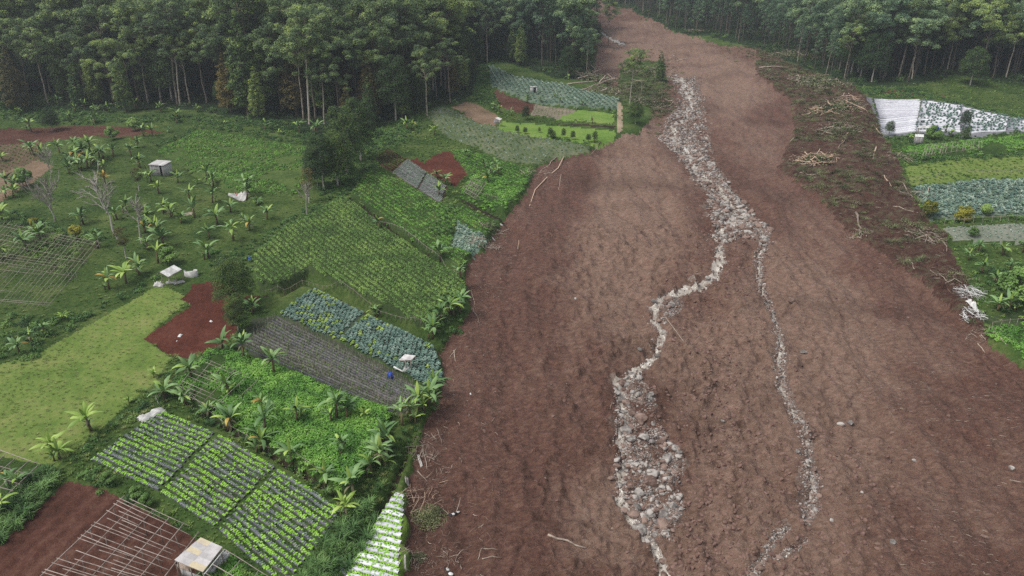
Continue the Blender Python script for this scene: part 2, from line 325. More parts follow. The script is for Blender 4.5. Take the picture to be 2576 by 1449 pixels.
GM = {
 "grass_ground": ground_mat("grass_turf", (.022, .046, .012), (.052, .092, .022), (.115, .145, .045), contrast=.14),
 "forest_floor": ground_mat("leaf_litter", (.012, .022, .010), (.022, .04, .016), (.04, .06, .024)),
 "bare_soil": ground_mat("soil_brown", (.05, .024, .017), (.095, .042, .03), (.15, .085, .062)),
 "ridged_soil": ground_mat("soil_ridges", (.06, .05, .025), (.12, .085, .055), (.17, .12, .08)),
 "sandy_soil": ground_mat("soil_sandy", (.10, .085, .045), (.2, .135, .09), (.28, .2, .14)),
 "red_soil": ground_mat("soil_red", (.055, .019, .012), (.092, .03, .02), (.13, .048, .032), contrast=.16),
 "bean_field": ground_mat("bean_floor", (.03, .06, .016), (.07, .115, .03), (.13, .17, .05)),
 "pale_meadow": ground_mat("meadow_turf", (.085, .15, .03), (.15, .215, .05), (.24, .25, .09), s1=.25, s2=1.2),
 "field": ground_mat("field_floor", (.024, .04, .014), (.045, .07, .024), (.075, .095, .04)),
 "upper_field": ground_mat("upper_field_floor", (.02, .038, .012), (.045, .078, .022), (.08, .11, .035)),
 "striped_plot": ground_mat("striped_floor", (.05, .03, .02), (.09, .05, .033), (.11, .1, .05)),
 "dark_plot": ground_mat("dark_floor", (.06, .03, .024), (.09, .045, .035), (.12, .07, .055)),
 "vine_patch": ground_mat("vine_floor", (.02, .042, .012), (.045, .085, .02), (.08, .13, .03)),
 "brassica_plot": ground_mat("brassica_floor", (.06, .11, .07), (.12, .19, .13), (.25, .32, .27)),
 "sparse_field": ground_mat("sparse_floor", (.06, .09, .04), (.11, .14, .07), (.2, .2, .13)),
 "cabbage_rows": ground_mat("cabbage_floor", (.05, .09, .05), (.11, .16, .11), (.22, .26, .2)),
 "pink_rows": ground_mat("pink_floor", (.1, .11, .06), (.2, .17, .13), (.3, .25, .2)),
 "bright_lawn": ground_mat("lawn_turf", (.09, .17, .03), (.15, .25, .05), (.24, .31, .08)),
 "dirt_path": ground_mat("path_dirt", (.22, .17, .11), (.33, .26, .18), (.42, .34, .25)),
 "cabbage_plot": ground_mat("cabbage_soil", (.03, .045, .03), (.05, .07, .045), (.07, .1, .06)),
 "staked_plot": ground_mat("staked_floor", (.035, .045, .025), (.06, .07, .045), (.09, .1, .07)),
 "lettuce_field": ground_mat("weedy_furrows", (.025, .05, .014), (.05, .09, .022), (.09, .14, .035)),
 "plastic_field": ground_mat("weedy_gaps", (.05, .09, .02), (.1, .17, .03), (.17, .25, .05)),
 "film_plot": ground_mat("film_gaps", (.12, .13, .13), (.2, .2, .22), (.3, .3, .33)),
 "grey_plot": ground_mat("grey_mulch", (.12, .14, .1), (.2, .22, .17), (.3, .31, .26)),
 "drawn_edge_shade": ground_mat("painted_edge_shade", (.018, .016, .01), (.034, .028, .018), (.06, .045, .03)),  # shade of banks and stake walls put into the ground colour
 "pond_bank": ground_mat("wet_bank", (.03, .05, .02), (.05, .075, .03), (.09, .11, .05)),
}
# mud: two tones (reddish fresh mud and greyer silted mud), with pale splinters
m, nt, b = new_mat("mud", .72, .3)
p = pos_node(nt); pa = pos_node(nt, (1.0, 1.6, 1.0))
n1 = noise(nt, p, .09, 3); n2 = noise(nt, pa, 1.1, 5, .65, .4); n3 = noise(nt, pa, 4.2, 5, .75, .5)
red = ramp(nt, n2, [(.3, (.083, .038, .026)), (.5, (.140, .069, .048)), (.72, (.205, .115, .084))])
gry = ramp(nt, n2, [(.3, (.165, .097, .069)), (.52, (.255, .16, .118)), (.75, (.34, .235, .18))])
c = mixc(nt, red, gry, attr(nt, "silt"))
fine = ramp(nt, n3, [(.34, (.6, .58, .56)), (.5, (1, 1, 1)), (.62, (1.12, 1.12, 1.1)), (.72, (2.0, 1.95, 1.85))])
c = mixc(nt, c, fine, attr(nt, "crumb"), 'MULTIPLY')
c = mixc(nt, c, (.42, .38, .35), attr(nt, "wet"), 'MULTIPLY')
nt.links.new(c, b.inputs["Base Color"])
mh = nt.nodes.new("ShaderNodeMath"); mh.operation = 'MULTIPLY_ADD'; mh.inputs[1].default_value = .35; nt.links.new(n3, mh.inputs[0]); nt.links.new(n2, mh.inputs[2])
bump(nt, b, mh.outputs[0], 1.0, .7)
GM["landslide_mud"] = m
m, nt, b = new_mat("debris_mud", .9, .15)
p = pos_node(nt, (1, 2.0, 1)); n2 = noise(nt, p, .5, 5, .7, .5); n3 = noise(nt, p, 4.0, 4, .75, .5)
c = mixc(nt, ramp(nt, n2, [(.35, (.062, .03, .023)), (.5, (.105, .055, .042)), (.6, (.115, .095, .058)), (.75, (.165, .15, .1))]),
         ramp(nt, n3, [(.35, (.6, .6, .6)), (.5, (1, 1, 1)), (.7, (1.9, 1.85, 1.7))]), .85, 'MULTIPLY')
nt.links.new(c, b.inputs["Base Color"]); bump(nt, b, n3, .9, .5); GM["debris_slope"] = m
GM["river_gravel"] = ground_mat("gravel", (.085, .05, .038), (.145, .1, .08), (.27, .225, .19), s1=.3, s2=2.5, s3=8, contrast=.2)
m, nt, b = new_mat("silty_water", .16, .6)
p = pos_node(nt, (1, .6, 1)); n2 = noise(nt, p, .8, 4, .7, 1.0); n3 = noise(nt, p, 3.5, 3, .6, 1.5)
c = mixc(nt, ramp(nt, n2, [(.35, (.26, .22, .18)), (.48, (.37, .33, .28)), (.57, (.44, .4, .35)), (.67, (.66, .63, .58))]), ramp(nt, n3, [(.4, (.8, .8, .8)), (.65, (1.25, 1.25, 1.25))]), .6, 'MULTIPLY')
nt.links.new(c, b.inputs["Base Color"]); bump(nt, b, n3, .5, .15); GM["stream_water"] = m

# ------------------------------------------------------------------ mesh helpers
def tag(o, label=None, cat=None, group=None, kind=None):
    if label: o["label"] = label
    if cat: o["category"] = cat
    if group: o["group"] = group
    if kind: o["kind"] = kind
    return o
def mesh_np(name, V, F, mat=None, smooth=False):
    """V (n,3); F list of arrays of faces, each (k,3) or (k,4)"""
    me = bpy.data.meshes.new(name); V = np.ascontiguousarray(V, np.float32)
    me.vertices.add(len(V)); me.vertices.foreach_set("co", V.ravel())
    F = [np.asarray(f, np.int32) for f in F if len(f)]
    loops = np.concatenate([f.ravel() for f in F]); tot = np.concatenate([np.full(len(f), f.shape[1], np.int32) for f in F])
    me.loops.add(len(loops)); me.loops.foreach_set("vertex_index", loops)
    me.polygons.add(len(tot)); st = np.zeros(len(tot), np.int32); st[1:] = np.cumsum(tot)[:-1]
    me.polygons.foreach_set("loop_start", st); me.polygons.foreach_set("loop_total", tot)
    if smooth: me.polygons.foreach_set("use_smooth", np.ones(len(tot), bool))
    if mat: me.materials.append(mat)
    me.update(calc_edges=True); return me
def link(name, me, parent=None, loc=None, rot=None, scale=None):
    o = bpy.data.objects.new(name, me); COL.objects.link(o)
    if parent: o.parent = parent
    if loc is not None: o.location = loc
    if rot is not None: o.rotation_euler = rot
    if scale is not None: o.scale = (scale,) * 3 if isinstance(scale, (int, float)) else scale
    return o
class MB:
    def __init__(s): s.v = []; s.t = []; s.q = []; s.n = 0
    def add(s, v, q=None, t=None):
        v = np.asarray(v, float)
        if q is not None and len(q): s.q.append(np.asarray(q) + s.n)
        if t is not None and len(t): s.t.append(np.asarray(t) + s.n)
        s.v.append(v); s.n += len(v)
    def tube(s, pts, rad, n=6, cap=True):
        pts = np.asarray(pts, float); rad = np.broadcast_to(rad, (len(pts),)); R = []
        for i, p in enumerate(pts):
            d = pts[min(i + 1, len(pts) - 1)] - pts[max(i - 1, 0)]; d = d / (np.linalg.norm(d) + 1e-9)
            a = np.cross(d, (0, 0, 1.0)) if abs(d[2]) < .95 else np.cross(d, (1.0, 0, 0)); a /= np.linalg.norm(a); c = np.cross(d, a)
            th = np.arange(n) / n * 2 * math.pi
            R.append(p + rad[i] * (np.cos(th)[:, None] * a + np.sin(th)[:, None] * c))
        k = len(pts); q = [(i * n + j, i * n + (j + 1) % n, (i + 1) * n + (j + 1) % n, (i + 1) * n + j) for i in range(k - 1) for j in range(n)]
        V = np.concatenate(R); t = []
        if cap:
            V = np.concatenate([V, pts[:1], pts[-1:]])
            t = [(k * n, (j + 1) % n, j) for j in range(n)] + [(k * n + 1, (k - 1) * n + j, (k - 1) * n + (j + 1) % n) for j in range(n)]
        s.add(V, q, t)
    def box(s, c, size, rz=0, tilt=None):
        x, y, z = [k / 2 for k in size]
        v = np.array([(a * x, b_ * y, d * z) for a in (-1, 1) for b_ in (-1, 1) for d in (-1, 1)])
        if tilt is not None: v = v @ np.array(tilt).T
        cr, sr = math.cos(rz), math.sin(rz); v = v @ np.array([[cr, sr, 0], [-sr, cr, 0], [0, 0, 1]]) + np.array(c)
        s.add(v, [(0, 1, 3, 2), (4, 6, 7, 5), (0, 4, 5, 1), (2, 3, 7, 6), (0, 2, 6, 4), (1, 5, 7, 3)])
    def quad_slab(s, P, th=.03):
        P = np.asarray(P, float); n = np.cross(P[1] - P[0], P[3] - P[0]); n /= np.linalg.norm(n)
        if n[2] < 0: n = -n
        V = np.concatenate([P, P - n * th]); s.add(V, [(0, 1, 2, 3), (7, 6, 5, 4), (0, 4, 5, 1), (1, 5, 6, 2), (2, 6, 7, 3), (3, 7, 4, 0)])
    def mesh(s, name, mat, smooth=False):
        F = ([np.concatenate(s.q)] if s.q else []) + ([np.concatenate(s.t)] if s.t else [])
        return mesh_np(name, np.concatenate(s.v), F, mat, smooth)

# ------------------------------------------------------------------ terrain meshes, one per zone
VV = np.stack([WX, WY, SLOPE * WY + H], -1)
VV[..., 2] -= np.where((PX < -250) | (PX > 2830), 0, 0)
nr, nc = PX.shape
idx = np.arange(nr * nc).reshape(nr, nc)
quads = np.stack([idx[:-1, :-1], idx[1:, :-1], idx[1:, 1:], idx[:-1, 1:]], -1).reshape(-1, 4)
fz = ZONE[:-1, :-1].reshape(-1)
flatV = VV.reshape(-1, 3)
# silt tone: greyer mud down the middle of the flow
def sil():
    a = np.zeros(PX.shape)
    for (x, y, rx, ry, w) in [(1590,450,110,260,1),(1560,560,90,160,.9),(1700,900,120,140,.5),(1850,1000,160,300,1),(1990,560,120,160,.45),(1950,760,110,180,.8),(2080,760,110,220,.85),(2130,1180,130,320,.95),(1850,1380,200,160,.9),(1720,620,80,90,.6),(1650,150,200,70,.9),(1850,190,120,80,.8),(1830,260,100,70,.8),(1480,1330,150,140,.5),(1560,760,90,110,.35),(2300,900,200,120,.3),(2400,1200,200,300,.25),(1700,60,180,50,.8),(1560,1330,120,120,.55),(1480,1000,110,220,.3),(1900,380,80,80,.7)]:
        a += w * np.exp(-(((PX - x) / rx) ** 2 + ((PY - y) / ry) ** 2))
    a = a * .85 + fbm(WX * .07, WY * .05, 5, 77) * .75 + fbm(WX * .5, WY * .25, 3, 79) * .3
    a = np.clip(a, 0, 1); return a * a * (3 - 2 * a)
SILT = sil()
WET = np.clip(np.exp(-(RD / .3) ** 2) * .42 + np.clip(fbm(WX * .05, WY * .09, 4, 87) - .12, 0, 1) * 1.1 + np.clip(fbm(WX * 1.1, WY * 1.1, 3, 85) - .22, 0, 1) * 2.0 * np.clip(cen + .1, 0, 1) + np.clip(chan - gs - .3, 0, 1) * .6, 0, .9)
CR = np.clip(1.05 - SILT * .75 + fbm(WX * .05, WY * .05, 3, 78) * .5, .12, 1)
ZONE_LABEL = {
 "landslide_mud": "landslide_mud", "grass_ground": "ground", "stream_water": "stream_water"}
terr = {}
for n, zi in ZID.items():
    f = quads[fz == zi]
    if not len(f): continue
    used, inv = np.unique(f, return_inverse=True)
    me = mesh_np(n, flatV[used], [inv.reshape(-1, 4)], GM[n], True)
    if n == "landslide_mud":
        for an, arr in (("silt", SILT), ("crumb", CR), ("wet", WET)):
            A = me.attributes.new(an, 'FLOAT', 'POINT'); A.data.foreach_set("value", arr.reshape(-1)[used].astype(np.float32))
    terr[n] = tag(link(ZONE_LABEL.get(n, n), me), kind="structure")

# ------------------------------------------------------------------ foliage materials
def leaf_mat(name, dark, mid, light, patch=.35, rough=.75, trans=0.0):
    """leaves: colour varies from clump to clump and from plant to plant"""
    m, nt, b = new_mat(name, rough, .25)
    p = pos_node(nt, (patch,) * 3); n = noise(nt, p, 1.0, 3, .6)
    oi = nt.nodes.new("ShaderNodeObjectInfo")
    a = nt.nodes.new("ShaderNodeMath"); a.operation = 'MULTIPLY_ADD'; a.inputs[1].default_value = .22; a.inputs[2].default_value = -.11
    nt.links.new(oi.outputs["Random"], a.inputs[0])
    q = nt.nodes.new("ShaderNodeMath"); q.operation = 'ADD'; nt.links.new(a.outputs[0], q.inputs[0]); nt.links.new(n, q.inputs[1])
    c = ramp(nt, q.outputs[0], [(.34, dark), (.5, mid), (.68, light)])
    nt.links.new(c, b.inputs["Base Color"])
    return m
LM = {
 "euc": leaf_mat("eucalyptus_leaves", (0.061, 0.098, 0.050), (0.144, 0.213, 0.082), (0.356, 0.455, 0.121), .36),
 "euc_far": leaf_mat("upland_eucalyptus_leaves", (0.061, 0.116, 0.068), (0.133, 0.216, 0.110), (0.281, 0.386, 0.161), .33),
 "conifer": leaf_mat("conifer_leaves", (0.036, 0.071, 0.026), (0.091, 0.152, 0.044), (0.244, 0.309, 0.071), .6),
 "rust": leaf_mat("rusty_leaves", (0.055, 0.055, 0.020), (0.110, 0.094, 0.028), (0.187, 0.143, 0.039), .5),
 "dark": leaf_mat("dark_leaves", (0.021, 0.044, 0.016), (0.041, 0.078, 0.023), (0.103, 0.155, 0.034), .8),
 "pine": leaf_mat("pine_needles", (0.049, 0.102, 0.058), (0.090, 0.164, 0.088), (0.168, 0.256, 0.117), .4),
 "bush": leaf_mat("bush_leaves", (0.031, 0.075, 0.023), (0.068, 0.152, 0.040), (0.152, 0.257, 0.061), .5),
 "yellow": leaf_mat("yellow_leaves", (.08, .1, .015), (.2, .2, .025), (.34, .32, .045), 1.0),
 "banana": leaf_mat("banana_leaves", (0.083, 0.165, 0.055), (0.143, 0.253, 0.094), (0.264, 0.396, 0.143), .3, .5),
 "banana_young": leaf_mat("young_banana_leaves", (.17, .28, .05), (.27, .4, .08), (.38, .5, .12), .3, .5),
 "banana_dry": leaf_mat("dry_banana_leaves", (.2, .13, .03), (.38, .26, .06), (.5, .38, .1), 1.2, .7),
 "bean": leaf_mat("bean_leaves", (0.061, 0.115, 0.027), (0.115, 0.203, 0.043), (0.203, 0.297, 0.068), .25),
 "crop": leaf_mat("crop_leaves", (0.090, 0.169, 0.042), (0.152, 0.268, 0.066), (0.251, 0.377, 0.093), .16),
 "vine": leaf_mat("vine_leaves", (0.066, 0.164, 0.030), (0.123, 0.281, 0.046), (0.213, 0.395, 0.074), .3),
 "cabbage": leaf_mat("cabbage_leaves", (0.089, 0.158, 0.129), (0.149, 0.243, 0.198), (0.257, 0.356, 0.297), .8, .6),
 "lettuce": leaf_mat("lettuce_leaves", (0.221, 0.456, 0.039), (0.332, 0.629, 0.066), (0.435, 0.731, 0.131), .8, .6),
 "paleveg": leaf_mat("pale_brassica_leaves", (.14, .22, .15), (.24, .33, .24), (.4, .48, .4), 1.0, .6),
 "grass": leaf_mat("grass_blades", (0.058, 0.117, 0.026), (0.111, 0.195, 0.039), (0.208, 0.299, 0.072), .3),
 "tall": leaf_mat("tall_grass_blades", (0.050, 0.112, 0.037), (0.094, 0.188, 0.056), (0.175, 0.300, 0.094), .3),
 "dry": leaf_mat("dry_brush", (0.077, 0.072, 0.039), (0.143, 0.132, 0.072), (0.242, 0.220, 0.132), .3),
 "brush": leaf_mat("fallen_foliage", (0.054, 0.073, 0.028), (0.115, 0.139, 0.058), (0.203, 0.226, 0.103), .3),
 "weed": leaf_mat("pale_grass_blades", (0.119, 0.168, 0.040), (0.198, 0.248, 0.069), (0.297, 0.317, 0.129), .3),
}
def plain_mat(name, c, c2=None, rough=.8, scale=3.0, metal=0, bs=.3):
    m, nt, b = new_mat(name, rough, .3); b.inputs["Metallic"].default_value = metal
    n = noise(nt, pos_node(nt), scale, 4, .6)
    c2 = c2 or tuple(k * .6 for k in c)
    oi = nt.nodes.new("ShaderNodeObjectInfo"); a = nt.nodes.new("ShaderNodeMath"); a.operation = 'MULTIPLY_ADD'; a.inputs[1].default_value = .3; a.inputs[2].default_value = -.15
    nt.links.new(oi.outputs["Random"], a.inputs[0]); q = nt.nodes.new("ShaderNodeMath"); q.operation = 'ADD'; nt.links.new(a.outputs[0], q.inputs[0]); nt.links.new(n, q.inputs[1])
    nt.links.new(ramp(nt, q.outputs[0], [(.35, c2), (.62, c)]), b.inputs["Base Color"]); bump(nt, b, n, bs, .05); return m
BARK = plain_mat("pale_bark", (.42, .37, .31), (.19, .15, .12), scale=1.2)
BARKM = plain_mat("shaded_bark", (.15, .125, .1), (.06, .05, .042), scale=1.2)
BARKD = plain_mat("dark_bark", (.14, .11, .085), (.06, .05, .04), scale=1.5)
BARKG = plain_mat("grey_bark", (.46, .43, .38), (.27, .245, .21), scale=1.5)
STEM = plain_mat("banana_stem", (.16, .12, .06), (.07, .05, .03), scale=2)
WOOD = plain_mat("weathered_wood", (.46, .38, .31), (.22, .17, .135), scale=1.5)
WOODM = plain_mat("muddy_wood", (.30, .22, .175), (.16, .11, .085), scale=1.5)
WOODF = plain_mat("fresh_split_wood", (.62, .46, .34), (.4, .27, .19), scale=1.5)
BAMBOO = plain_mat("weathered_bamboo", (.40, .34, .30), (.22, .18, .155), scale=2)
ROCK = plain_mat("river_rock", (.42, .385, .35), (.13, .115, .105), scale=1.6, bs=.6)
ROCKB = plain_mat("brown_rock", (.27, .19, .155), (.11, .07, .055), scale=1.8, bs=.6)
MULCH = plain_mat("black_silver_mulch_film", (.14, .14, .165), (.065, .065, .08), .55, 3)
MULCHD = plain_mat("worn_mulch_film", (.15, .145, .15), (.07, .062, .06), .6, 2)
MULCHP = plain_mat("purple_grey_mulch_film", (.17, .155, .17), (.07, .06, .065), .6, 4)
FILM = plain_mat("white_mulch_film", (.74, .74, .78), (.5, .5, .55), .5, 1.5)
WHITE = plain_mat("white_plastic_sheet", (.7, .7, .68), (.42, .41, .39), .5, 2)
TIN = plain_mat("pale_roofing_sheet", (.6, .58, .57), (.44, .42, .42), .55, 1.2)
TINY = plain_mat("yellowed_roofing_sheet", (.62, .54, .36), (.48, .42, .34), .55, 1.5)
GREYW = plain_mat("grey_boards", (.36, .35, .35), (.2, .19, .19), .85, 2)
DARKM = plain_mat("dark_shade_cloth", (.03, .03, .035), (.015, .015, .018))
BLUE = plain_mat("blue_plastic", (.02, .07, .4), (.01, .04, .28), .5)
PINK = plain_mat("faded_pink_cloth", (.5, .2, .2), (.32, .14, .14))

# ------------------------------------------------------------------ foliage meshes
def leaf_quads(C, N, size, asp=.6, fold=.25, rng=RNG):
    """one bent diamond leaf (or leaf spray) at each centre"""
    n = len(C); N = N / (np.linalg.norm(N, axis=1, keepdims=True) + 1e-9)
    r = rng.normal(size=(n, 3)); T = r - (r * N).sum(1, keepdims=True) * N; T /= np.linalg.norm(T, axis=1, keepdims=True) + 1e-9
    B = np.cross(N, T); s = np.broadcast_to(size, (n,))[:, None]
    V = np.stack([C - T * s * .5, C + B * s * asp * .5 - N * s * fold * .5, C + T * s * .5, C - B * s * asp * .5 - N * s * fold * .5], 1).reshape(-1, 3)
    k = np.arange(n)[:, None] * 4
    return V, np.concatenate([k + np.array([[0, 1, 2]]), k + np.array([[0, 2, 3]])])
def sph(n, rng=RNG):
    v = rng.normal(size=(n, 3)); return v / np.linalg.norm(v, axis=1, keepdims=True)
def clumps_mesh(name, clumps, mat, leaf=.45, dens=16, flat=.6, rng=RNG, up=.5):
    C = []; N = []
    for (x, y, z, r) in clumps:
        n = int(dens * r * r * 4) + 8; d = sph(n, rng); d[:, 2] = np.where(d[:, 2] < -.35, -d[:, 2], d[:, 2])
        rr = rng.uniform(.72, 1.06, n)[:, None]
        C.append(np.array([x, y, z]) + d * rr * r * np.array([1, 1, flat])); N.append(d + rng.normal(size=(n, 3)) * .38 + np.array([0, 0, up]))
    C = np.concatenate(C); N = np.concatenate(N)
    V, T = leaf_quads(C, N, leaf * rng.uniform(.6, 1.35, len(C)), rng=rng)
    return mesh_np(name, V, [T], mat)
def limb(mb, a, b_, r0, r1, wig=.06, n=5, seg=5):
    a = np.array(a, float); b_ = np.array(b_, float); L = np.linalg.norm(b_ - a)
    t = np.linspace(0, 1, seg)[:, None]; P = a + (b_ - a) * t; P[1:-1] += RNG.normal(size=(seg - 2, 3)) * L * wig
    mb.tube(P, np.linspace(r0, r1, seg), n, False); return P
def euc_proto(h, spread, bark, lm, open_=.5, dens=11, leaf=.5):
    tr = MB(); lean = RNG.uniform(-.04, .04, 2) * h
    top = np.array([lean[0], lean[1], h * .93]); P = limb(tr, (0, 0, -1), top, .011 * h + .05, .04, .006, 7, 7)
    cl = [(*top, spread * .24)]
    nb = RNG.integers(14, 19)
    for k in range(nb):
        t = RNG.uniform(open_, .95); z = h * t; base = P[0] + (top - P[0]) * ((z + 1) / (h * .93 + 1)) if z < h * .93 else top
        a = k * 2.4 + RNG.uniform(-.5, .5); r = spread * RNG.uniform(.35, 1.0) * (1.15 - .65 * (t - open_) / (1 - open_) if t < .9 else .45)
        end = np.array([base[0] + math.cos(a) * r, base[1] + math.sin(a) * r, min(z + r * RNG.uniform(.5, 1.1), h)])
        Q = limb(tr, base, end, .004 * h + .03, .03, .05, 5, 4)
        cl.append((*end, spread * RNG.uniform(.2, .34)))
        for _ in range(2):
            e2 = end + RNG.normal(size=3) * np.array([1, 1, .5]) * spread * .28
            limb(tr, Q[-2], e2, .05, .02, .04, 4, 3); cl.append((*e2, spread * RNG.uniform(.16, .28)))
    return tr.mesh("trunk", bark, True), clumps_mesh("crown", cl, lm, leaf * .8, dens * 1.6, .78, up=.2)
def cone_proto(h, w, bark, lm, leaf=.42, dens=14, bottom=.08, blunt=1.7):
    tr = MB(); limb(tr, (0, 0, -1), (0, 0, h * .95), .012 * h + .05, .03, .003, 6, 5)
    cl = []; z = h * bottom + .8
    while z < h:
        t = (z / h - bottom) / (1 - bottom); R = w * (math.sin(min(1, t * 2.2) * math.pi / 2) * .35 + .65) * (1 - t ** blunt) + .25
        n = max(1, int(R * 2.6)); a0 = RNG.uniform(0, 6.3)
        for k in range(n):
            a = a0 + k * 6.283 / n + RNG.uniform(-.3, .3); r = R * RNG.uniform(.55, .95) if n > 1 else 0
            cl.append((math.cos(a) * r, math.sin(a) * r, z + RNG.uniform(-.4, .4), max(.5, R * RNG.uniform(.34, .5))))
        z += max(.7, R * .42)
    return tr.mesh("trunk", bark, True), clumps_mesh("crown", cl, lm, leaf, dens, .8)
def pine_proto(h, w, bark, lm, bare=.5):
    tr = MB(); lean = RNG.uniform(-.06, .06, 2) * h; top = np.array([lean[0], lean[1], h])
    P = limb(tr, (0, 0, -1), top, .0065 * h + .04, .03, .006, 6, 6); cl = []
    for k in range(17):
        t = bare + (1 - bare) * (k / 16); r = w * (1 - (t - bare) / (1 - bare)) ** .6 * RNG.uniform(.4, 1); a = k * 2.4
        c = P[0] + (top - P[0]) * t
        e = c + np.array([math.cos(a) * r, math.sin(a) * r, r * .2]); limb(tr, c, e, .05, .02, .03, 4, 3); cl.append((*e, max(.5, w * RNG.uniform(.3, .5))))
    return tr.mesh("trunk", bark, True), clumps_mesh("crown", cl, lm, .42, 11, .75)
def round_proto(h, w, bark, lm, leaf=.3, dens=26, stem=.25):
    tr = MB(); limb(tr, (0, 0, -.5), (0, 0, h * .6), .02 * h + .03, .05, .02, 6, 4); cl = []
    for k in range(26):
        d = sph(1)[0]; cl.append((d[0] * w * .62, d[1] * w * .62, h * (stem + (1 - stem) * .5) + d[2] * h * (1 - stem) * .38, w * RNG.uniform(.28, .46)))
    return tr.mesh("trunk", bark, True), clumps_mesh("crown", cl, lm, leaf, dens / max(.6, w * .4), .85)
def bare_proto(h, w, bark, base=.3):
    tr = MB(); P = limb(tr, (0, 0, -.5), (.06 * h, 0, h * .9), .014 * h + .05, .03, .02, 6, 6)
    br = MB()
    for k in range(16):
        t = RNG.uniform(base, .95); c = P[0] + (P[-1] - P[0]) * t; a = RNG.uniform(0, 6.3); r = w * RNG.uniform(.5, 1) * (1.2 - t * .7)
        e = c + np.array([math.cos(a) * r, math.sin(a) * r, r * RNG.uniform(.9, 1.7)]); Q = limb(br, c, e, .11, .05, .05, 4, 4)
        for _ in range(5):
            f = Q[RNG.integers(1, 4)]; e2 = f + (e - c) * RNG.uniform(.3, .6) + RNG.normal(size=3) * r * .25; R2 = limb(br, f, e2, .065, .035, .05, 3, 3)
            for _ in range(2): limb(br, R2[1], R2[1] + (e2 - f) * .6 + RNG.normal(size=3) * r * .15, .04, .022, .03, 3, 3)
    return tr.mesh("trunk", bark, True), br.mesh("branches", bark)

# banana plants: stem and single arching leaves
def banana_leaf(L, W, droop, mat, torn=True):
    n = 7; s = np.linspace(0, 1, n); a0 = math.radians(58); ang = a0 - droop * s ** 1.2
    dx = np.cos(ang) * L / (n - 1); dz = np.sin(ang) * L / (n - 1)
    x = np.concatenate([[0], np.cumsum(dx)[:-1]]); z = np.concatenate([[0], np.cumsum(dz)[:-1]])
    w = W * np.array([.08, .55, .95, 1, .9, .6, .06]); w[1:-1] *= RNG.uniform(.85, 1.1, n - 2)
    V = []; T = []
    for i in range(n): V += [(x[i], w[i] / 2, z[i] - w[i] * .16), (x[i], 0, z[i]), (x[i], -w[i] / 2, z[i] - w[i] * .16)]
    Q = []
    for i in range(n - 1):
        k = i * 3; Q += [(k, k + 3, k + 4, k + 1), (k + 1, k + 4, k + 5, k + 2)]
    return mesh_np("leaf", np.array(V), [np.array(Q)], mat)
BLEAF = {}
for kk, mt in (("banana", LM["banana"]), ("young", LM["banana_young"]), ("dry", LM["banana_dry"])):
    BLEAF[kk] = [banana_leaf(2.35, .46, math.radians(d), mt) for d in (68, 92, 112, 138)] + [banana_leaf(1.9, .36, math.radians(18), mt)]
BLEAF["dead"] = [banana_leaf(1.9, .3, math.radians(d), LM["dry"]) for d in (120, 140)]
mb = MB(); mb.tube([(0, 0, -.3), (.03, 0, .9), (0, 0, 2.0)], (.17, .14, .09), 7); BSTEM = mb.mesh("stem", STEM, True)
mb = MB(); mb.tube([(0, 0, -.2), (0, 0, .6)], (.12, .08), 6); BSTEMS = mb.mesh("stem", STEM, True)
bana_n = 0
def banana(px, py, size=1.0, kind="banana", stemh=2.0):
    global bana_n
    p = at(px, py); rng = random.Random(bana_n * 13 + 5); bana_n += 1
    t = bpy.data.objects.new("banana_plant", None); COL.objects.link(t); t.location = p; t.empty_display_size = .3
    t.rotation_euler = (rng.uniform(-.14, .14), rng.uniform(-.14, .14), rng.uniform(0, 6.28)); t.scale = (size,) * 3
    link("stem", BSTEM if stemh > 1 else BSTEMS, t, scale=(1, 1, stemh / 2.0 if stemh > 1 else 1))
    n = rng.randint(9, 12)
    for k in range(n):
        lm = BLEAF[kind][k % 4]
        if kind == "banana" and rng.random() < .025: lm = BLEAF["dry"][3]
        if kind == "banana" and rng.random() < .12: lm = BLEAF["young"][k % 4]
        link("leaf", lm, t, loc=(0, 0, stemh - .1), rot=(rng.uniform(-.35, .35), rng.uniform(-.55, .35), k * 2.4 + rng.uniform(-.35, .35)), scale=rng.uniform(.6, 1.12))
    for k in range(rng.randint(2, 4) if stemh > 1 else 0):
        link("dead_leaf", BLEAF["dead"][k % 2], t, loc=(0, 0, stemh - .15), rot=(rng.uniform(-.3, .3), rng.uniform(.5, .9), rng.uniform(0, 6.28)), scale=rng.uniform(.45, .7))
    if stemh > 1 and rng.random() < .6:
        a = rng.uniform(0, 6.28); sx, sy = math.cos(a) * .55, math.sin(a) * .55; sc_ = rng.uniform(.4, .65); link("sucker_stem", BSTEMS, t, loc=(sx, sy, 0))
        for k in range(6): link("sucker_leaf", BLEAF["banana" if rng.random() < .6 else "young"][k % 3], t, loc=(sx, sy, .5), rot=(rng.uniform(-.3, .3), rng.uniform(-.6, .1), k * 1.05 + rng.uniform(-.3, .3)), scale=sc_)
    link("leaf", BLEAF["young" if kind != "dry" else "dry"][4], t, loc=(0, 0, stemh - .1), rot=(0, -.4, rng.uniform(0, 6.28)))
    return t

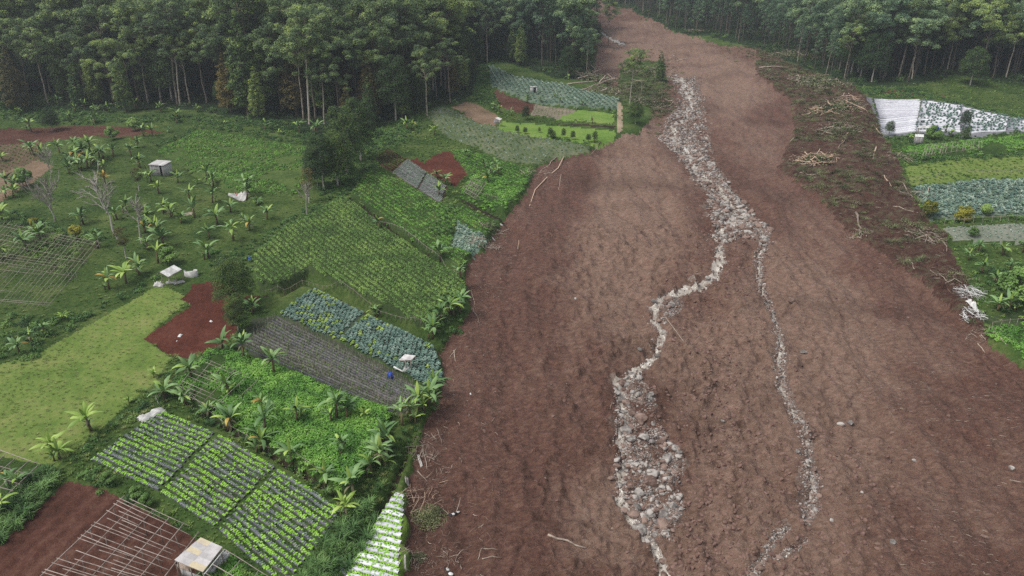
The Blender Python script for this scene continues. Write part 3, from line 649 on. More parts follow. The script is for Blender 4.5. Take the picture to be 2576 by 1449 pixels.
# ------------------------------------------------------------------ scattering uncountable stuff with geometry nodes
def scatter(name, protos, P, label, scale=(.8, 1.25), rotz=None, tilt=.12, zoff=0.0):
    """protos: meshes; P: world points. One object of kind stuff."""
    if len(P) == 0: return None
    P = np.array(P, float); P[:, 2] += zoff; n = len(P)
    me = bpy.data.meshes.new(name); me.vertices.add(n); me.vertices.foreach_set("co", P.astype(np.float32).ravel())
    R = np.stack([RNG.uniform(-tilt, tilt, n), RNG.uniform(-tilt, tilt, n), RNG.uniform(0, 6.283, n) if rotz is None else rotz + RNG.normal(0, .15, n)], 1)
    a = me.attributes.new("rot", 'FLOAT_VECTOR', 'POINT'); a.data.foreach_set("vector", R.astype(np.float32).ravel())
    a = me.attributes.new("scl", 'FLOAT', 'POINT'); a.data.foreach_set("value", RNG.uniform(scale[0], scale[1], n).astype(np.float32))
    a = me.attributes.new("pick", 'INT', 'POINT'); a.data.foreach_set("value", RNG.integers(0, len(protos), n).astype(np.int32))
    o = link(name, me); tag(o, label, None, None, "stuff")
    ng = bpy.data.node_groups.new(name, 'GeometryNodeTree')
    ng.interface.new_socket("Geometry", in_out='INPUT', socket_type='NodeSocketGeometry'); ng.interface.new_socket("Geometry", in_out='OUTPUT', socket_type='NodeSocketGeometry')
    N, L = ng.nodes, ng.links; gi = N.new("NodeGroupInput"); go = N.new("NodeGroupOutput"); jn = N.new("GeometryNodeJoinGeometry")
    def na(nm, ty):
        x = N.new("GeometryNodeInputNamedAttribute"); x.data_type = ty; x.inputs["Name"].default_value = nm; return x.outputs["Attribute"]
    rot = na("rot", 'FLOAT_VECTOR'); scl = na("scl", 'FLOAT'); pk = na("pick", 'INT')
    e2r = N.new("FunctionNodeEulerToRotation"); L.new(rot, e2r.inputs[0])
    for k, pm in enumerate(protos):
        po = bpy.data.objects.new(name + "_source", pm)
        oi = N.new("GeometryNodeObjectInfo"); oi.inputs["Object"].default_value = po; oi.inputs["As Instance"].default_value = True
        iop = N.new("GeometryNodeInstanceOnPoints"); cmpn = N.new("FunctionNodeCompare"); cmpn.data_type = 'INT'; cmpn.operation = 'EQUAL'
        L.new(pk, cmpn.inputs[2]); cmpn.inputs[3].default_value = k
        L.new(gi.outputs[0], iop.inputs["Points"]); L.new(cmpn.outputs[0], iop.inputs["Selection"]); L.new(oi.outputs["Geometry"], iop.inputs["Instance"])
        L.new(e2r.outputs[0], iop.inputs["Rotation"]); L.new(scl, iop.inputs["Scale"]); L.new(iop.outputs[0], jn.inputs[0])
    L.new(jn.outputs[0], go.inputs[0])
    md = o.modifiers.new("scatter", 'NODES'); md.node_group = ng
    return o
def blades(name, n, L, W, spread, mat, droop=.9, base=.12):
    V = []; T = []
    for k in range(n):
        a = RNG.uniform(0, 6.283); r = RNG.uniform(0, base); l = L * RNG.uniform(.5, 1.1); el = math.radians(RNG.uniform(50, 88)); s = spread
        d = np.array([math.cos(a), math.sin(a), 0]); sd = np.array([-d[1], d[0], 0]) * W * .5; p = d * r; q = len(V)
        p1 = p + d * l * .45 * math.cos(el) * s + np.array([0, 0, l * .5 * math.sin(el)]); p2 = p1 + d * l * .5 * s * droop + np.array([0, 0, l * (.5 - droop * .42)])
        V += [p - sd, p + sd, p1 - sd * .9, p1 + sd * .9, p2]; T += [(q, q + 1, q + 3), (q, q + 3, q + 2), (q + 2, q + 3, q + 4)]
    return mesh_np(name, np.array(V), [np.array(T)], mat)
def tuft(name, n, r, h, leaf, mat, flat=.8):
    C = sph(n) * RNG.uniform(.4, 1, n)[:, None] * np.array([r, r, h]); C[:, 2] = np.abs(C[:, 2]) * flat
    V, T = leaf_quads(C, C / np.array([r, r, h]) + RNG.normal(size=(n, 3)) * .5 + np.array([0, 0, .6]), leaf * RNG.uniform(.7, 1.3, n), .6)
    return mesh_np(name, V, [T], mat)
def rosette(name, n, r, mat, up=.5, heads=True):
    V = []; T = []
    for k in range(n):
        a = k * 2.4; rr = r * (1 - k / n * .55); z = r * (.15 + k / n * .75) * up * 1.6; d = np.array([math.cos(a), math.sin(a), 0]); s = np.array([-d[1], d[0], 0]) * rr * .5
        q = len(V); V += [d * rr * .1, d * rr * .62 - s + (0, 0, z), d * rr * .62 + s + (0, 0, z), d * rr * 1.0 - s * .5 + (0, 0, z * .85), d * rr * 1.0 + s * .5 + (0, 0, z * .85)]
        T += [(q, q + 2, q + 1), (q + 1, q + 2, q + 4), (q + 1, q + 4, q + 3)]
    return mesh_np(name, np.array(V, float), [np.array(T)], mat)

# ------------------------------------------------------------------ forests
ORD = "first second third fourth fifth sixth seventh eighth ninth tenth eleventh twelfth thirteenth fourteenth fifteenth sixteenth seventeenth eighteenth nineteenth twentieth".split()
TENS = ["", "", "twenty", "thirty", "forty", "fifty", "sixty", "seventy", "eighty", "ninety"]
def ordinal(k):
    if k < 20: return ORD[k]
    k += 1
    return (TENS[k // 10] + "-" + ORD[k % 10 - 1]) if k % 10 else {20: "twentieth", 30: "thirtieth", 40: "fortieth", 50: "fiftieth", 60: "sixtieth", 70: "seventieth", 80: "eightieth", 90: "ninetieth"}.get(k, "hundredth")
PR = {}
PR["euc"] = [euc_proto(h, s, BARK, LM["euc"], o) for h, s, o in ((27, 6.2, .5), (25, 5.6, .42), (29, 6.6, .55), (24, 5.0, .45), (26, 6.0, .6))]
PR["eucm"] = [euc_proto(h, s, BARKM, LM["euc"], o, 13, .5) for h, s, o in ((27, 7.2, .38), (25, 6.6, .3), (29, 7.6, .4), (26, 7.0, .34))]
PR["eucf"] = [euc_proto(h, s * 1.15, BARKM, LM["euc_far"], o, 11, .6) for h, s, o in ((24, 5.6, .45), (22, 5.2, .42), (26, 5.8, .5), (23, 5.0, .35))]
PR["con"] = [cone_proto(h, w, BARKD, LM[m_]) for h, w, m_ in ((23, 3.6, "conifer"), (20, 3.3, "conifer"), (19, 3.8, "rust"), (25, 3.9, "conifer"))]
def lobed_proto(h, w, bark, lm):
    tr = MB(); limb(tr, (0, 0, -.5), (0, 0, h * .8), .3, .08, .01, 7, 4); cl = []
    for k in range(20):
        t = (k + .5) / 20; a = k * 2.4; z = h * (.24 + .7 * t); r = w * .55 * (1.0 if t < .7 else 1.9 - t * 1.3); cl.append((math.cos(a) * r, math.sin(a) * r, z, w * RNG.uniform(.42, .58) * (1.1 - .35 * t)))
    return tr.mesh("trunk", bark, True), clumps_mesh("crown", cl, lm, .34, 26, .85, up=.4)
PR["dark"] = [lobed_proto(h, w, BARKG, LM["dark"]) for h, w in ((17, 5.4), (15, 5.6), (19, 5.4))]
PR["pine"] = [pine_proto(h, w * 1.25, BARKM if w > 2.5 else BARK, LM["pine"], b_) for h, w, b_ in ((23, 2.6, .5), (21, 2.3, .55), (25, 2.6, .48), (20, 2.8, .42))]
def tree(kind, name, p, s=1.0, v=None, rz=None, label=None, group=None, cat="tree"):
    v = random.randrange(len(PR[kind])) if v is None else v
    a, b_ = PR[kind][v % len(PR[kind])]
    r = bpy.data.objects.new(name, None); COL.objects.link(r); r.location = p; r.scale = (s * random.uniform(.95, 1.05), s * random.uniform(.95, 1.05), s)
    r.rotation_euler = (random.uniform(-.03, .03), random.uniform(-.03, .03), random.uniform(0, 6.28) if rz is None else rz)
    link("trunk", a, r); link("branches" if b_.name.startswith("branches") else "crown", b_, r)
    return tag(r, label, cat, group)
# trees one can pick out, placed by the foot of the trunk: (px, py, kind, variant, scale, name, label)
HAND = [
 (122,262,"euc",3,.82,"eucalyptus_tree","slim eucalyptus with pale leaning trunk behind the leftmost banana plants"),
 (48,282,"con",2,.92,"conifer_tree","rusty brown tinged conifer at the far left edge of the forest"),
 (20,272,"con",0,.95,"conifer_tree","dark green conifer cut by the left frame edge"),
 (287,250,"euc",0,1.12,"eucalyptus_tree","big eucalyptus with many bare white branches above the round conifer"),
 (318,282,"con",1,.76,"conifer_tree","bushy conifer right of the big white-branched eucalyptus"),
 (200,270,"con",1,.62,"conifer_tree","low dark conifer between the pale leaning trunk and the white-branched eucalyptus"),
 (245,262,"con",3,.6,"conifer_tree","short conifer just left of the white-branched eucalyptus"),
 (372,258,"euc",1,.85,"eucalyptus_tree","thin straight eucalyptus left of the twin-trunk pair"),
 (406,256,"euc",4,.9,"eucalyptus_tree","eucalyptus with a clean white leaning trunk above the banana grove"),
 (446,262,"euc",2,.95,"eucalyptus_tree","left trunk of a close pair of tall pale eucalyptus"),
 (453,266,"euc",3,.98,"eucalyptus_tree","right trunk of a close pair of tall pale eucalyptus"),
 (478,262,"euc",1,.8,"eucalyptus_tree","slender grey eucalyptus right of the close pair"),
 (520,258,"euc",4,.75,"eucalyptus_tree","slender eucalyptus in a dark forest gap"),
 (582,282,"con",2,.85,"conifer_tree","dark conifer with a reddish top beside the tallest conifer"),
 (624,286,"con",3,1.05,"conifer_tree","tallest bright green conifer on the forest edge"),
 (650,300,"con",1,.7,"conifer_tree","small dark conifer at the foot of the tallest conifer"),
 (764,300,"euc",0,.86,"eucalyptus_tree","left of two crossing pale eucalyptus trunks above a banana plant"),
 (778,312,"euc",2,.95,"eucalyptus_tree","right of two crossing pale eucalyptus trunks above a banana plant"),
 (816,312,"euc",3,.78,"eucalyptus_tree","low forked eucalyptus with a reddish trunk base"),
 (899,266,"euc",1,.95,"eucalyptus_tree","eucalyptus with a high fork behind the dark tree group"),
 (880,272,"euc",4,.85,"eucalyptus_tree","eucalyptus with a thin trunk just left of the high-forked one"),
 (1012,296,"con",1,.72,"conifer_tree","dense green tree at the forest corner above the sparse field"),
 (1075,290,"euc",0,.62,"eucalyptus_tree","small eucalyptus at the top corner of the sparse field"),
 (1132,258,"euc",3,.72,"eucalyptus_tree","eucalyptus beside the brown patch"),
 (1226,160,"euc",1,.75,"eucalyptus_tree","bare-topped eucalyptus beside the small cabbage field"),
 (815,478,"dark",0,.72,"broadleaf_tree","leftmost dark broadleaf tree of the front group"),
 (850,468,"dark",1,.8,"broadleaf_tree","middle dark broadleaf tree with a pale trunk in the front group"),
 (874,440,"dark",2,.85,"broadleaf_tree","tall dark broadleaf tree at the back of the front group"),
 (908,405,"dark",0,.9,"broadleaf_tree","rightmost dark broadleaf tree of the front group"),
 (800,470,"dark",1,.55,"broadleaf_tree","small dark tree low on the left of the front group"),
 (598,776,"dark",1,.56,"broadleaf_tree","dense dark tree standing beside the red soil plot"),
 (600,835,"dark",0,.34,"broadleaf_tree","smaller dark tree at the right corner of the red soil plot"),
 (132,330,"dark",1,.42,"broadleaf_tree","round dark bushy tree on the brown soil strip at the left"),
 (1584,262,"euc",2,.5,"eucalyptus_tree","lone flat-topped tree left standing on the small island in the mud"),
 (1660,205,"con",1,.5,"conifer_tree","lone columnar tree at the right tip of the small island"),
 (1530,110,"euc",1,.72,"eucalyptus_tree","lone ragged tree in the upper mudflow left of the far stream"),
 (1612,240,"euc",4,.32,"eucalyptus_tree","small leafy tree amid brushwood on the small island"),
 (1598,312,"dark",1,.42,"broadleaf_tree","round dark bush tree at the end of the dirt path"),
 (1322,302,"dark",0,.24,"broadleaf_tree","round bushy tree at the left end of the bright lawn"),
 (1428,196,"dark",2,.62,"broadleaf_tree","bright green broadleaf tree in front of the far pines"),
 (2426,322,"dark",0,.3,"broadleaf_tree","round tree standing in the white film field"),
 (2236,340,"dark",1,.26,"broadleaf_tree","loose round tree at the lower left corner of the white film"),
 (2426,352,"dark",1,.24,"broadleaf_tree","low dark tree below the round tree in the film field"),
 (2260,196,"euc",0,.9,"eucalyptus_tree","tall right-forest eucalyptus with a long pale leaning trunk"),
 (2228,192,"euc",3,.75,"eucalyptus_tree","slim eucalyptus left of the long pale leaning trunk"),
 (2124,196,"euc",1,.7,"eucalyptus_tree","eucalyptus with curved pale trunk at the debris corner of the right forest"),
 (2382,180,"euc",2,.8,"eucalyptus_tree","pair-like forked eucalyptus in the middle of the right forest edge"),
 (2172,180,"euc",4,.7,"eucalyptus_tree","eucalyptus with a short pale trunk in the right forest edge"),
 (2294,198,"euc",4,.62,"eucalyptus_tree","small eucalyptus right of the long pale leaning trunk"),
 (2440,214,"dark",1,.85,"broadleaf_tree","dark broadleaf tree on the lawn edge of the right forest"),
 (2530,196,"euc",0,.7,"eucalyptus_tree","branching eucalyptus near the right frame edge"),
]
taken = []
for (px_, py_, kd, v, s, nm, lb) in HAND:
    p = at(px_, py_); taken.append((p.x, p.y, 2.6 * s)); s *= 1.12 if kd != "dark" else 1.0; tree(kd, nm, p, s, v, None, lb)
# the mass of the forest, row behind row
cand = []
xs = np.arange(-430, 640, 5.8)
for x in xs:
    for y in np.arange(150, 900, 5.8):
        cand.append((x + random.uniform(-2, 2), y + random.uniform(-2, 2)))
cand = np.array(cand)
cpx, cpy = plane_px(cand[:, 0], cand[:, 1])
m = (zone_at(cand[:, 0], cand[:, 1]) == ZID["forest_floor"]) & (cpx > -160) & (cpx < 2740) & (cpy > -125)
cand = cand[m]; cpx = cpx[m]; cpy = cpy[m]
FRONT = []; order = np.argsort(cand[:, 1]); cand, cpx, cpy = cand[order], cpx[order], cpy[order]
cnt = {"eucalyptus_tree": 0, "conifer_tree": 0, "pine_tree": 0, "broadleaf_tree": 0}; rest = []
occ = [t for t in taken]
fl = ZID["forest_floor"]
for i, (x, y) in enumerate(cand):
    if any((x - a) ** 2 + (y - b_) ** 2 < (r + .6) ** 2 for a, b_, r in taken): continue
    px_, py_ = cpx[i], cpy[i]
    left = px_ < 1500
    # distance to the open edge in front
    edge = zone_at(x, y - 9) != fl or zone_at(x - 5, y - 5) != fl or zone_at(x + 5, y - 5) != fl
    if random.random() < ((.6 if left and px_ < 1180 else .15) if edge else .2): continue
    r = random.random(); cl = vnoise(np.array([x * .03]), np.array([y * .03]), 4)[0]
    if left and px_ > 1190 and y > 235: kd, nm = ("pine", "pine_tree") if r < .5 else ("eucf", "eucalyptus_tree")
    elif left: 
        if cl > .08: kd, nm = ("con", "conifer_tree") if r < .6 else ("eucm", "eucalyptus_tree")
        else: kd, nm = ("eucm" if r < .68 else "euc", "eucalyptus_tree") if r < .78 else (("dark", "broadleaf_tree") if r < .88 else ("con", "conifer_tree"))
    elif px_ < 2110: kd, nm = ("pine", "pine_tree") if r < .85 else ("eucf", "eucalyptus_tree")
    else: kd, nm = ("eucf" if r < .5 else "eucm", "eucalyptus_tree") if r < .8 else ("dark", "broadleaf_tree")
    s = random.uniform(.78, 1.34) * (.85 if edge else 1) * (.8 if not left and px_ < 2110 else 1) * (.86 if kd == "con" else 1)
    if not left and px_ >= 2110: s *= .95
    if edge and left and random.random() < (.8 if px_ > 900 else .5):
        kd, nm = random.choice((("dark", "broadleaf_tree"), ("con", "conifer_tree"))); s = random.uniform(.32, .6) * (1.25 if px_ > 900 else 1)
    p = Vector((x, y, float(ground_z(x, y))))
    if cnt[nm] < 270:
        cnt[nm] += 1
        side = "left" if left else "right"
        if edge: lb = {"eucalyptus_tree": "pale-trunked eucalyptus in the front row of the %s forest", "conifer_tree": "dense conifer in the front row of the %s forest", "pine_tree": "thin bare-stemmed pine in the front row of the %s forest", "broadleaf_tree": "dark broadleaf tree in the front row of the %s forest"}[nm] % side
        else: lb = {"eucalyptus_tree": "tall eucalyptus crown among the close trees inside the %s forest", "conifer_tree": "dark conifer among the close trees inside the %s forest", "pine_tree": "slender pine among the close trees inside the %s forest", "broadleaf_tree": "dark broadleaf crown among the close trees inside the %s forest"}[nm] % side
        if edge: FRONT.append((px_, nm, side, tree(kd, nm, p, s, None, None, lb, "%s in the front row of the %s forest" % (nm.replace("_", " ") + "s", side)))); continue
        tree(kd, nm, p, s, None, None, lb, {"eucalyptus_tree": "eucalyptus trees of the %s forest", "conifer_tree": "conifers of the %s forest", "pine_tree": "pines of the %s forest", "broadleaf_tree": "broadleaf trees of the %s forest"}[nm] % side + ", inside")
    else: rest.append((kd, p, s))
for key in {(n_, s_) for _, n_, s_, _ in FRONT}:
    for k_, (_, _, _, ob) in enumerate(sorted([q for q in FRONT if (q[1], q[2]) == key], key=lambda q: q[0])): ob["label"] = ob["label"] + ", %s from left" % ordinal(k_)
def join_two(a, b_):
    """trunk and crown joined, for the far wood"""
    va = np.zeros(len(a.vertices) * 3, np.float32); a.vertices.foreach_get("co", va); vb = np.zeros(len(b_.vertices) * 3, np.float32); b_.vertices.foreach_get("co", vb)
    fa = [tuple(p.vertices) for p in a.polygons]; fb = np.zeros(len(b_.loops), np.int32); b_.loops.foreach_get("vertex_index", fb)
    n = len(a.vertices); F4 = np.array([f for f in fa if len(f) == 4]); F3 = fb.reshape(-1, 3) + n
    me = mesh_np("far_tree", np.concatenate([va.reshape(-1, 3), vb.reshape(-1, 3)]), [F4, F3]); me.materials.append(a.materials[0]); me.materials.append(b_.materials[0])
    me.polygons.foreach_set("material_index", np.concatenate([np.zeros(len(F4), np.int32), np.ones(len(F3), np.int32)])); return me
for kd in ("euc", "eucm", "eucf", "con", "dark", "pine"):
    pts = [tuple(p) for k, p, s in rest if k == kd]
    if pts: scatter("far_forest", [join_two(*q) for q in PR[kd]], pts, {"euc": "far eucalyptus wood on the upper slope", "eucm": "far shaded eucalyptus wood on the upper slope", "eucf": "far pale eucalyptus wood on the upper slope", "con": "far conifer wood on the upper slope", "dark": "far dark broadleaf wood on the upper slope", "pine": "far pine wood above the mudflow"}[kd], (.85, 1.25), tilt=.03)
print("trees", cnt, len(rest))
# undergrowth of the forest edge
BUSH = [tuft("bush", 110, 1.1, 1.2, .34, LM["bush"]) for _ in range(3)]
BUSHD = [tuft("dark_bush", 110, 1.3, 1.6, .36, LM["dark"]) for _ in range(2)]
def edge_pts():
    g = RNG.uniform([-200, 170], [330, 420], (9000, 2)); z0 = zone_at(g[:, 0], g[:, 1]) == fl
    e = np.zeros(len(g), bool)
    for dx, dy in ((0, -7), (-5, -5), (5, -5), (0, -3)): e |= np.isin(zone_at(g[:, 0] + dx, g[:, 1] + dy), [ZID["grass_ground"], ZID["sparse_field"], ZID["cabbage_rows"], ZID["bare_soil"]])
    g = g[z0 & e]; return np.stack([g[:, 0], g[:, 1], ground_z(g[:, 0], g[:, 1])], 1)
ep = edge_pts(); k = RNG.random(len(ep)) < .6
scatter("undergrowth", BUSH + BUSHD, ep[k], "bushes and saplings crowding the foot of the forest edge", (.5, 1.5))
# inner shade plants
g = RNG.uniform([-260, 170], [400, 480], (16000, 2)); g = g[zone_at(g[:, 0], g[:, 1]) == fl]
scatter("forest_undergrowth", BUSHD, np.stack([g[:, 0], g[:, 1], ground_z(g[:, 0], g[:, 1])], 1)[:5000], "dark undergrowth between the forest trunks", (.7, 1.6))
# ------------------------------------------------------------------ crops
NEAR = ["lettuce_field"]
def beds(parent, quad, n, frac, hgt, mats, segs=14, name="planting_bed", skip=0.0):
    """raised film-covered beds; quad A,B,C,D in picture units, rows run A->B, first row on A-B, last on D-C. Returns the row lines."""
    A, B, C_, D_ = [np.array(plane_xy(*q)) for q in quad]; rows = []
    wid = (np.linalg.norm(D_ - A) + np.linalg.norm(C_ - B)) / 2 / n * frac
    for i in range(n):
        t = (i + .5) / n; a = A + (D_ - A) * t; b_ = B + (C_ - B) * t
        if RNG.random() < skip: continue
        a = a + (b_ - a) * RNG.uniform(-.01, .015); b_ = b_ + (a - b_) * RNG.uniform(-.01, .015)
        d = (b_ - a) / np.linalg.norm(b_ - a); nn = np.array([-d[1], d[0]]); s = np.linspace(0, 1, segs)
        P = a + (b_ - a) * s[:, None] + nn * (RNG.normal(0, .02, segs))[:, None]
        prof = [(-.5, -.12), (-.46, hgt * .7), (-.3, hgt), (.3, hgt), (.46, hgt * .7), (.5, -.12)]; V = []
        for k in range(segs):
            ww = wid * (1 + RNG.normal(0, .03))
            z0 = float(ground_z(*P[k]))
            for u, hh in prof: q = P[k] + nn * u * ww; V.append((q[0], q[1], z0 + hh + RNG.normal(0, .008)))
        Q = [(k * 6 + j, k * 6 + j + 1, k * 6 + j + 7, k * 6 + j + 6) for k in range(segs - 1) for j in range(5)] + [(0, 1, 2, 5), (segs * 6 - 1, segs * 6 - 2, segs * 6 - 3, segs * 6 - 6)]
        link(name, mesh_np(name, np.array(V), [np.array(Q)], mats[RNG.integers(len(mats))]), parent); rows.append((a, b_, nn, wid))
    return rows
def along(rows, step, offs, h, drop=.1, jit=.04):
    P = []
    for a, b_, nn, wid in rows:
        L = np.linalg.norm(b_ - a)
        for o in offs:
            s = np.arange(.1, L - .05, step) + RNG.uniform(0, step * .5); s = s[RNG.random(len(s)) > drop]
            q = a + (b_ - a) * (s / L)[:, None] + nn * (o * wid) + RNG.normal(0, jit, (len(s), 2)); P.append(q)
    P = np.concatenate(P); return np.column_stack([P, ground_z(P[:, 0], P[:, 1]) + h])
def plants(P, protos, name, cat, label, group, stuff_name, stuff_label, limit=290, scale=(.75, 1.25), view=True):
    px, py = plane_px(P[:, 0], P[:, 1]); inside = (px > -4) & (px < 2580) & (py > 0) & (py < 1453)
    d = np.hypot(P[:, 0], P[:, 1]) + np.where(inside, 0, 1e5); o = np.argsort(d); near = o[:limit] if limit else []
    near = [i for i in near if d[i] < 1e5]
    for i in near:
        ob = link(name, protos[int(RNG.integers(len(protos)))], None, P[i], (RNG.uniform(-.1, .1), RNG.uniform(-.1, .1), RNG.uniform(0, 6.28)), float(RNG.uniform(*scale))); tag(ob, label, cat, group)
    rest_ = np.setdiff1d(np.arange(len(P)), near)
    scatter(stuff_name, protos, P[rest_], stuff_label, scale)
# lettuce field: three blocks of film-covered beds
LQ = [[(410,1038),(543,1092),(397,1244),(226,1163)], [(552,1097),(694,1177),(539,1332),(404,1248)], [(701,1183),(862,1284),(716,1484),(546,1338)]]
rows = []
for q, n in zip(LQ, (14, 14, 14)): rows += beds(terr["lettuce_field"], q, n, .5, .2, [MULCH, MULCH, MULCHD])
LET = [rosette("lettuce", 9, .128, LM["lettuce"], .7) for _ in range(3)]
LETG = [rosette("lettuce", 8, .085, LM["paleveg"], .6) for _ in range(2)]
P = along(rows, .27, (-.36, .04, .36), .2, .1)
q = fbm(P[:, 0] * .9, P[:, 1] * 1.6, 2, 31); big = RNG.random(len(P)) < np.clip(.5 + q * 1.5, .12, .9)
plants(P[big], LET, "lettuce", "lettuce", "lime green lettuce plant growing on dark plastic mulch in the bottom left field", "lettuces on the dark mulch beds", "lettuce_rows", "rows of lime green lettuce on the mulch beds", 295)
scatter("seedling_rows", LETG, P[~big], "small pale seedlings between the lettuces on the mulch beds", (.6, 1.2))
GRS = [blades("grass_tuft", 16, .35, .05, 1, LM["grass"]) for _ in range(3)]
g = scatter_px([(405,1034),(866,1284),(740,1560),(222,1163)], .55, .5, ["lettuce_field"]); scatter("furrow_weeds", GRS, g, "weeds growing in the furrows of the lettuce field", (.5, 1.1), zoff=0)
# white film field at the bottom
rows = beds(terr["plastic_field"], [(999,1240),(1017,1246),(992,1590),(752,1530)], 19, .62, .16, [FILM])
P = along(rows, .26, (-.3, 0, .3), .16, .15)
plants(P[RNG.random(len(P)) < .5], [rosette("pepper", 8, .12, LM["lettuce"], .8)], "seedling", "seedling", "", "", "film_seedlings", "young lime green plants in the white film beds", 0)
Pg = along(rows, .22, (-.75,), .0, .05, .06); scatter("film_edge_weeds", [tuft("weed", 14, .16, .25, .16, LM["lettuce"]) for _ in range(2)], Pg, "bright weeds between the white film beds", (.6, 1.2))
# small mulch plots
for q, n in (([(988,436),(1026,402),(1072,434),(1050,478)], 17), ([(1054,481),(1076,438),(1122,466),(1108,514)], 15)):
    q2 = [q[3], q[0], q[1], q[2]]
    rows = beds(terr["dark_plot"], [q[0], q[3], q[2], q[1]], n, .52, .2, [MULCHP], 6)
    scatter("plot_seedlings", LETG, along(rows, .5, (-.2, .2), .2), "seedlings on the worn mulch of the small plots", (1.2, 2.2))
rows = beds(terr["striped_plot"], [(938,402),(985,432),(1022,398),(976,374)], 9, .5, .15, [GM["striped_plot"]], 6)
scatter("striped_plot_plants", GRS, along(rows, .35, (0,), .15), "thin green rows on red soil", (1, 1.6))
# white film fields on the right
rows = beds(terr["film_plot"], [(2199,244),(2314,248),(2300,328),(2216,338)], 22, .66, .3, [FILM], 6)
rows2 = beds(terr["film_plot"], [(2322,251),(2418,265),(2412,338),(2303,329)], 19, .66, .3, [FILM], 6) + beds(terr["film_plot"], [(2424,267),(2540,293),(2522,334),(2418,343)], 14, .66, .3, [FILM], 6) + beds(terr["film_plot"], [(2546,294),(2720,326),(2700,330),(2528,333)], 10, .6, .3, [FILM], 6)
CABB = [rosette("cabbage", 10, .32, LM["cabbage"], .75) for _ in range(3)]
CABY = [rosette("cabbage", 10, .3, LM["banana_young"], .75) for _ in range(1)]
PVG = [rosette("brassica", 9, .4, LM["paleveg"], .8) for _ in range(2)]
scatter("film_cabbages", CABB, along(rows2, .8, (0,), .3, .35, .1), "blue green cabbages dotted over the white film field", (1.3, 2.1))
# blue-green cabbage plots
P = scatter_px([(798,722),(1092,868),(1118,962),(1085,982),(850,864),(700,797)], .6, .22, ["cabbage_plot"])
yel = (RNG.random(len(P)) < np.clip(.15 + fbm(P[:, 0] * .6, P[:, 1] * .6, 3, 66) * 1.2, 0, .75) * np.clip((1000 - plane_px(P[:, 0], P[:, 1])[0]) / 120, .03, 1))
P[:, 2] += .05
plants(P[~yel], CABB, "cabbage", "cabbage", "blue green cabbage growing in the dense plot beside the mud edge", "cabbages of the blue green plot", "cabbage_rows_crop", "dense blue green cabbages of the middle plot", 290, (.95, 1.35))
scatter("yellowing_cabbages", CABY, P[yel], "yellow green cabbages amid the blue green plot", (.9, 1.35))
P = scatter_px([(1133,628),(1152,560),(1228,600),(1190,645)], .7, .3, ["brassica_plot"]); scatter("pale_brassicas", PVG + CABB[:1], P, "pale brassicas in the small plot at the mud edge", (.8, 1.3))
def rows_scatter(zone, poly, a, b_, spacing, step, protos, name, label, sc=(.8, 1.2), jit=.12, lift=0, drop=.1, thresh=None):
    w = np.array(world_line(poly)); (ax, ay), (bx, by) = world_line([a, b_]); L = math.hypot(bx - ax, by - ay); d = np.array([(bx - ax) / L, (by - ay) / L]); nn = np.array([-d[1], d[0]])
    s = (w - (ax, ay)) @ d; t = (w - (ax, ay)) @ nn
    S, T = np.meshgrid(np.arange(s.min(), s.max(), step), np.arange(t.min(), t.max(), spacing))
    S = S.ravel() + RNG.normal(0, step * .2, S.size); T = T.ravel() + RNG.normal(0, jit, T.size)
    P = np.array([ax, ay]) + S[:, None] * d + T[:, None] * nn; k = in_poly(*plane_px(P[:, 0], P[:, 1]), poly) & (RNG.random(len(P)) > drop)
    k &= zone_at(P[:, 0], P[:, 1]) == ZID[zone]; P = P[k]
    for pts, w_, a_ in BANKS:
        if a_ < 0 and len(P): P = P[dist_line(P[:, 0], P[:, 1], world_line(pts))[0] > w_ * .9 + .1]
    if thresh is not None: P = P[fbm(P[:, 0] * .2, P[:, 1] * .2, 3, 88) > thresh]
    return scatter(name, protos, np.column_stack([P, ground_z(P[:, 0], P[:, 1]) + lift]), label, sc)
POLY = {}
for n, poly, h in Z: POLY.setdefault(n, []).append(poly)
CRP = [tuft("crop", 40, .27, .66, .2, LM["crop"]) for _ in range(4)]
rows_scatter("field", POLY["field"][0], (875,510), (1165,690), .98, .3, CRP, "staked_crop", "rows of leafy green crop in the big middle field", (.75, 1.3), .045, 0, .05)
for k_, pl_ in enumerate(POLY["upper_field"][1:]):
    rows_scatter("upper_field", pl_, (1134,378), (1300,452), 1.2, .5, [tuft("terrace_crop", 50, .4, .45, .26, LM["vine"])], "terrace_crop", ["bright green crop above the red soil corner", "bright crop strip above the brassica plot"][k_], (.6, 1.1), .12)
BEA = [tuft("bean", 50, .38, .42, .26, LM["vine"] if _ else LM["bean"]) for _ in range(3)]
rows_scatter("upper_field", POLY["upper_field"][0], (885,505), (1165,695), 1.1, .42, BEA, "green_crop", "low green crop of the upper middle field", (.5, 1.15), .1, 0, .12)
P = scatter_px(POLY["bean_field"][0], .75, .5, ["bean_field"]); scatter("bean_crop", BEA, P[fbm(P[:, 0] * .2, P[:, 1] * .2, 3, 8) > -.25], "low leafy bean crop beside the grey shack", (.5, 1.25))
VIN = [tuft("vine", 60, .5, .3, .24, LM["vine"], .9) for _ in range(4)]
for k, poly in enumerate(POLY["vine_patch"]):
    P = scatter_px(poly, .5 if k in (1,) else .75, .5, ["vine_patch"]); keep = fbm(P[:, 0] * .25, P[:, 1] * .25, 3, 14) > (-.42 if k == 1 else -.28)
    if k == 1: keep &= ~((plane_px(P[:, 0], P[:, 1])[0] < 640) & (fbm(P[:, 0] * .4, P[:, 1] * .4, 2, 15) > .08))
    scatter("vine_canopy", VIN, P[keep], ["leafy vines over the small terrace trellis above the mud edge", "vivid green climbing crop over the big bamboo trellis", "vines over the long trellis in the right fields", "vivid vines at the right frame edge"][k], (.8, 1.5))
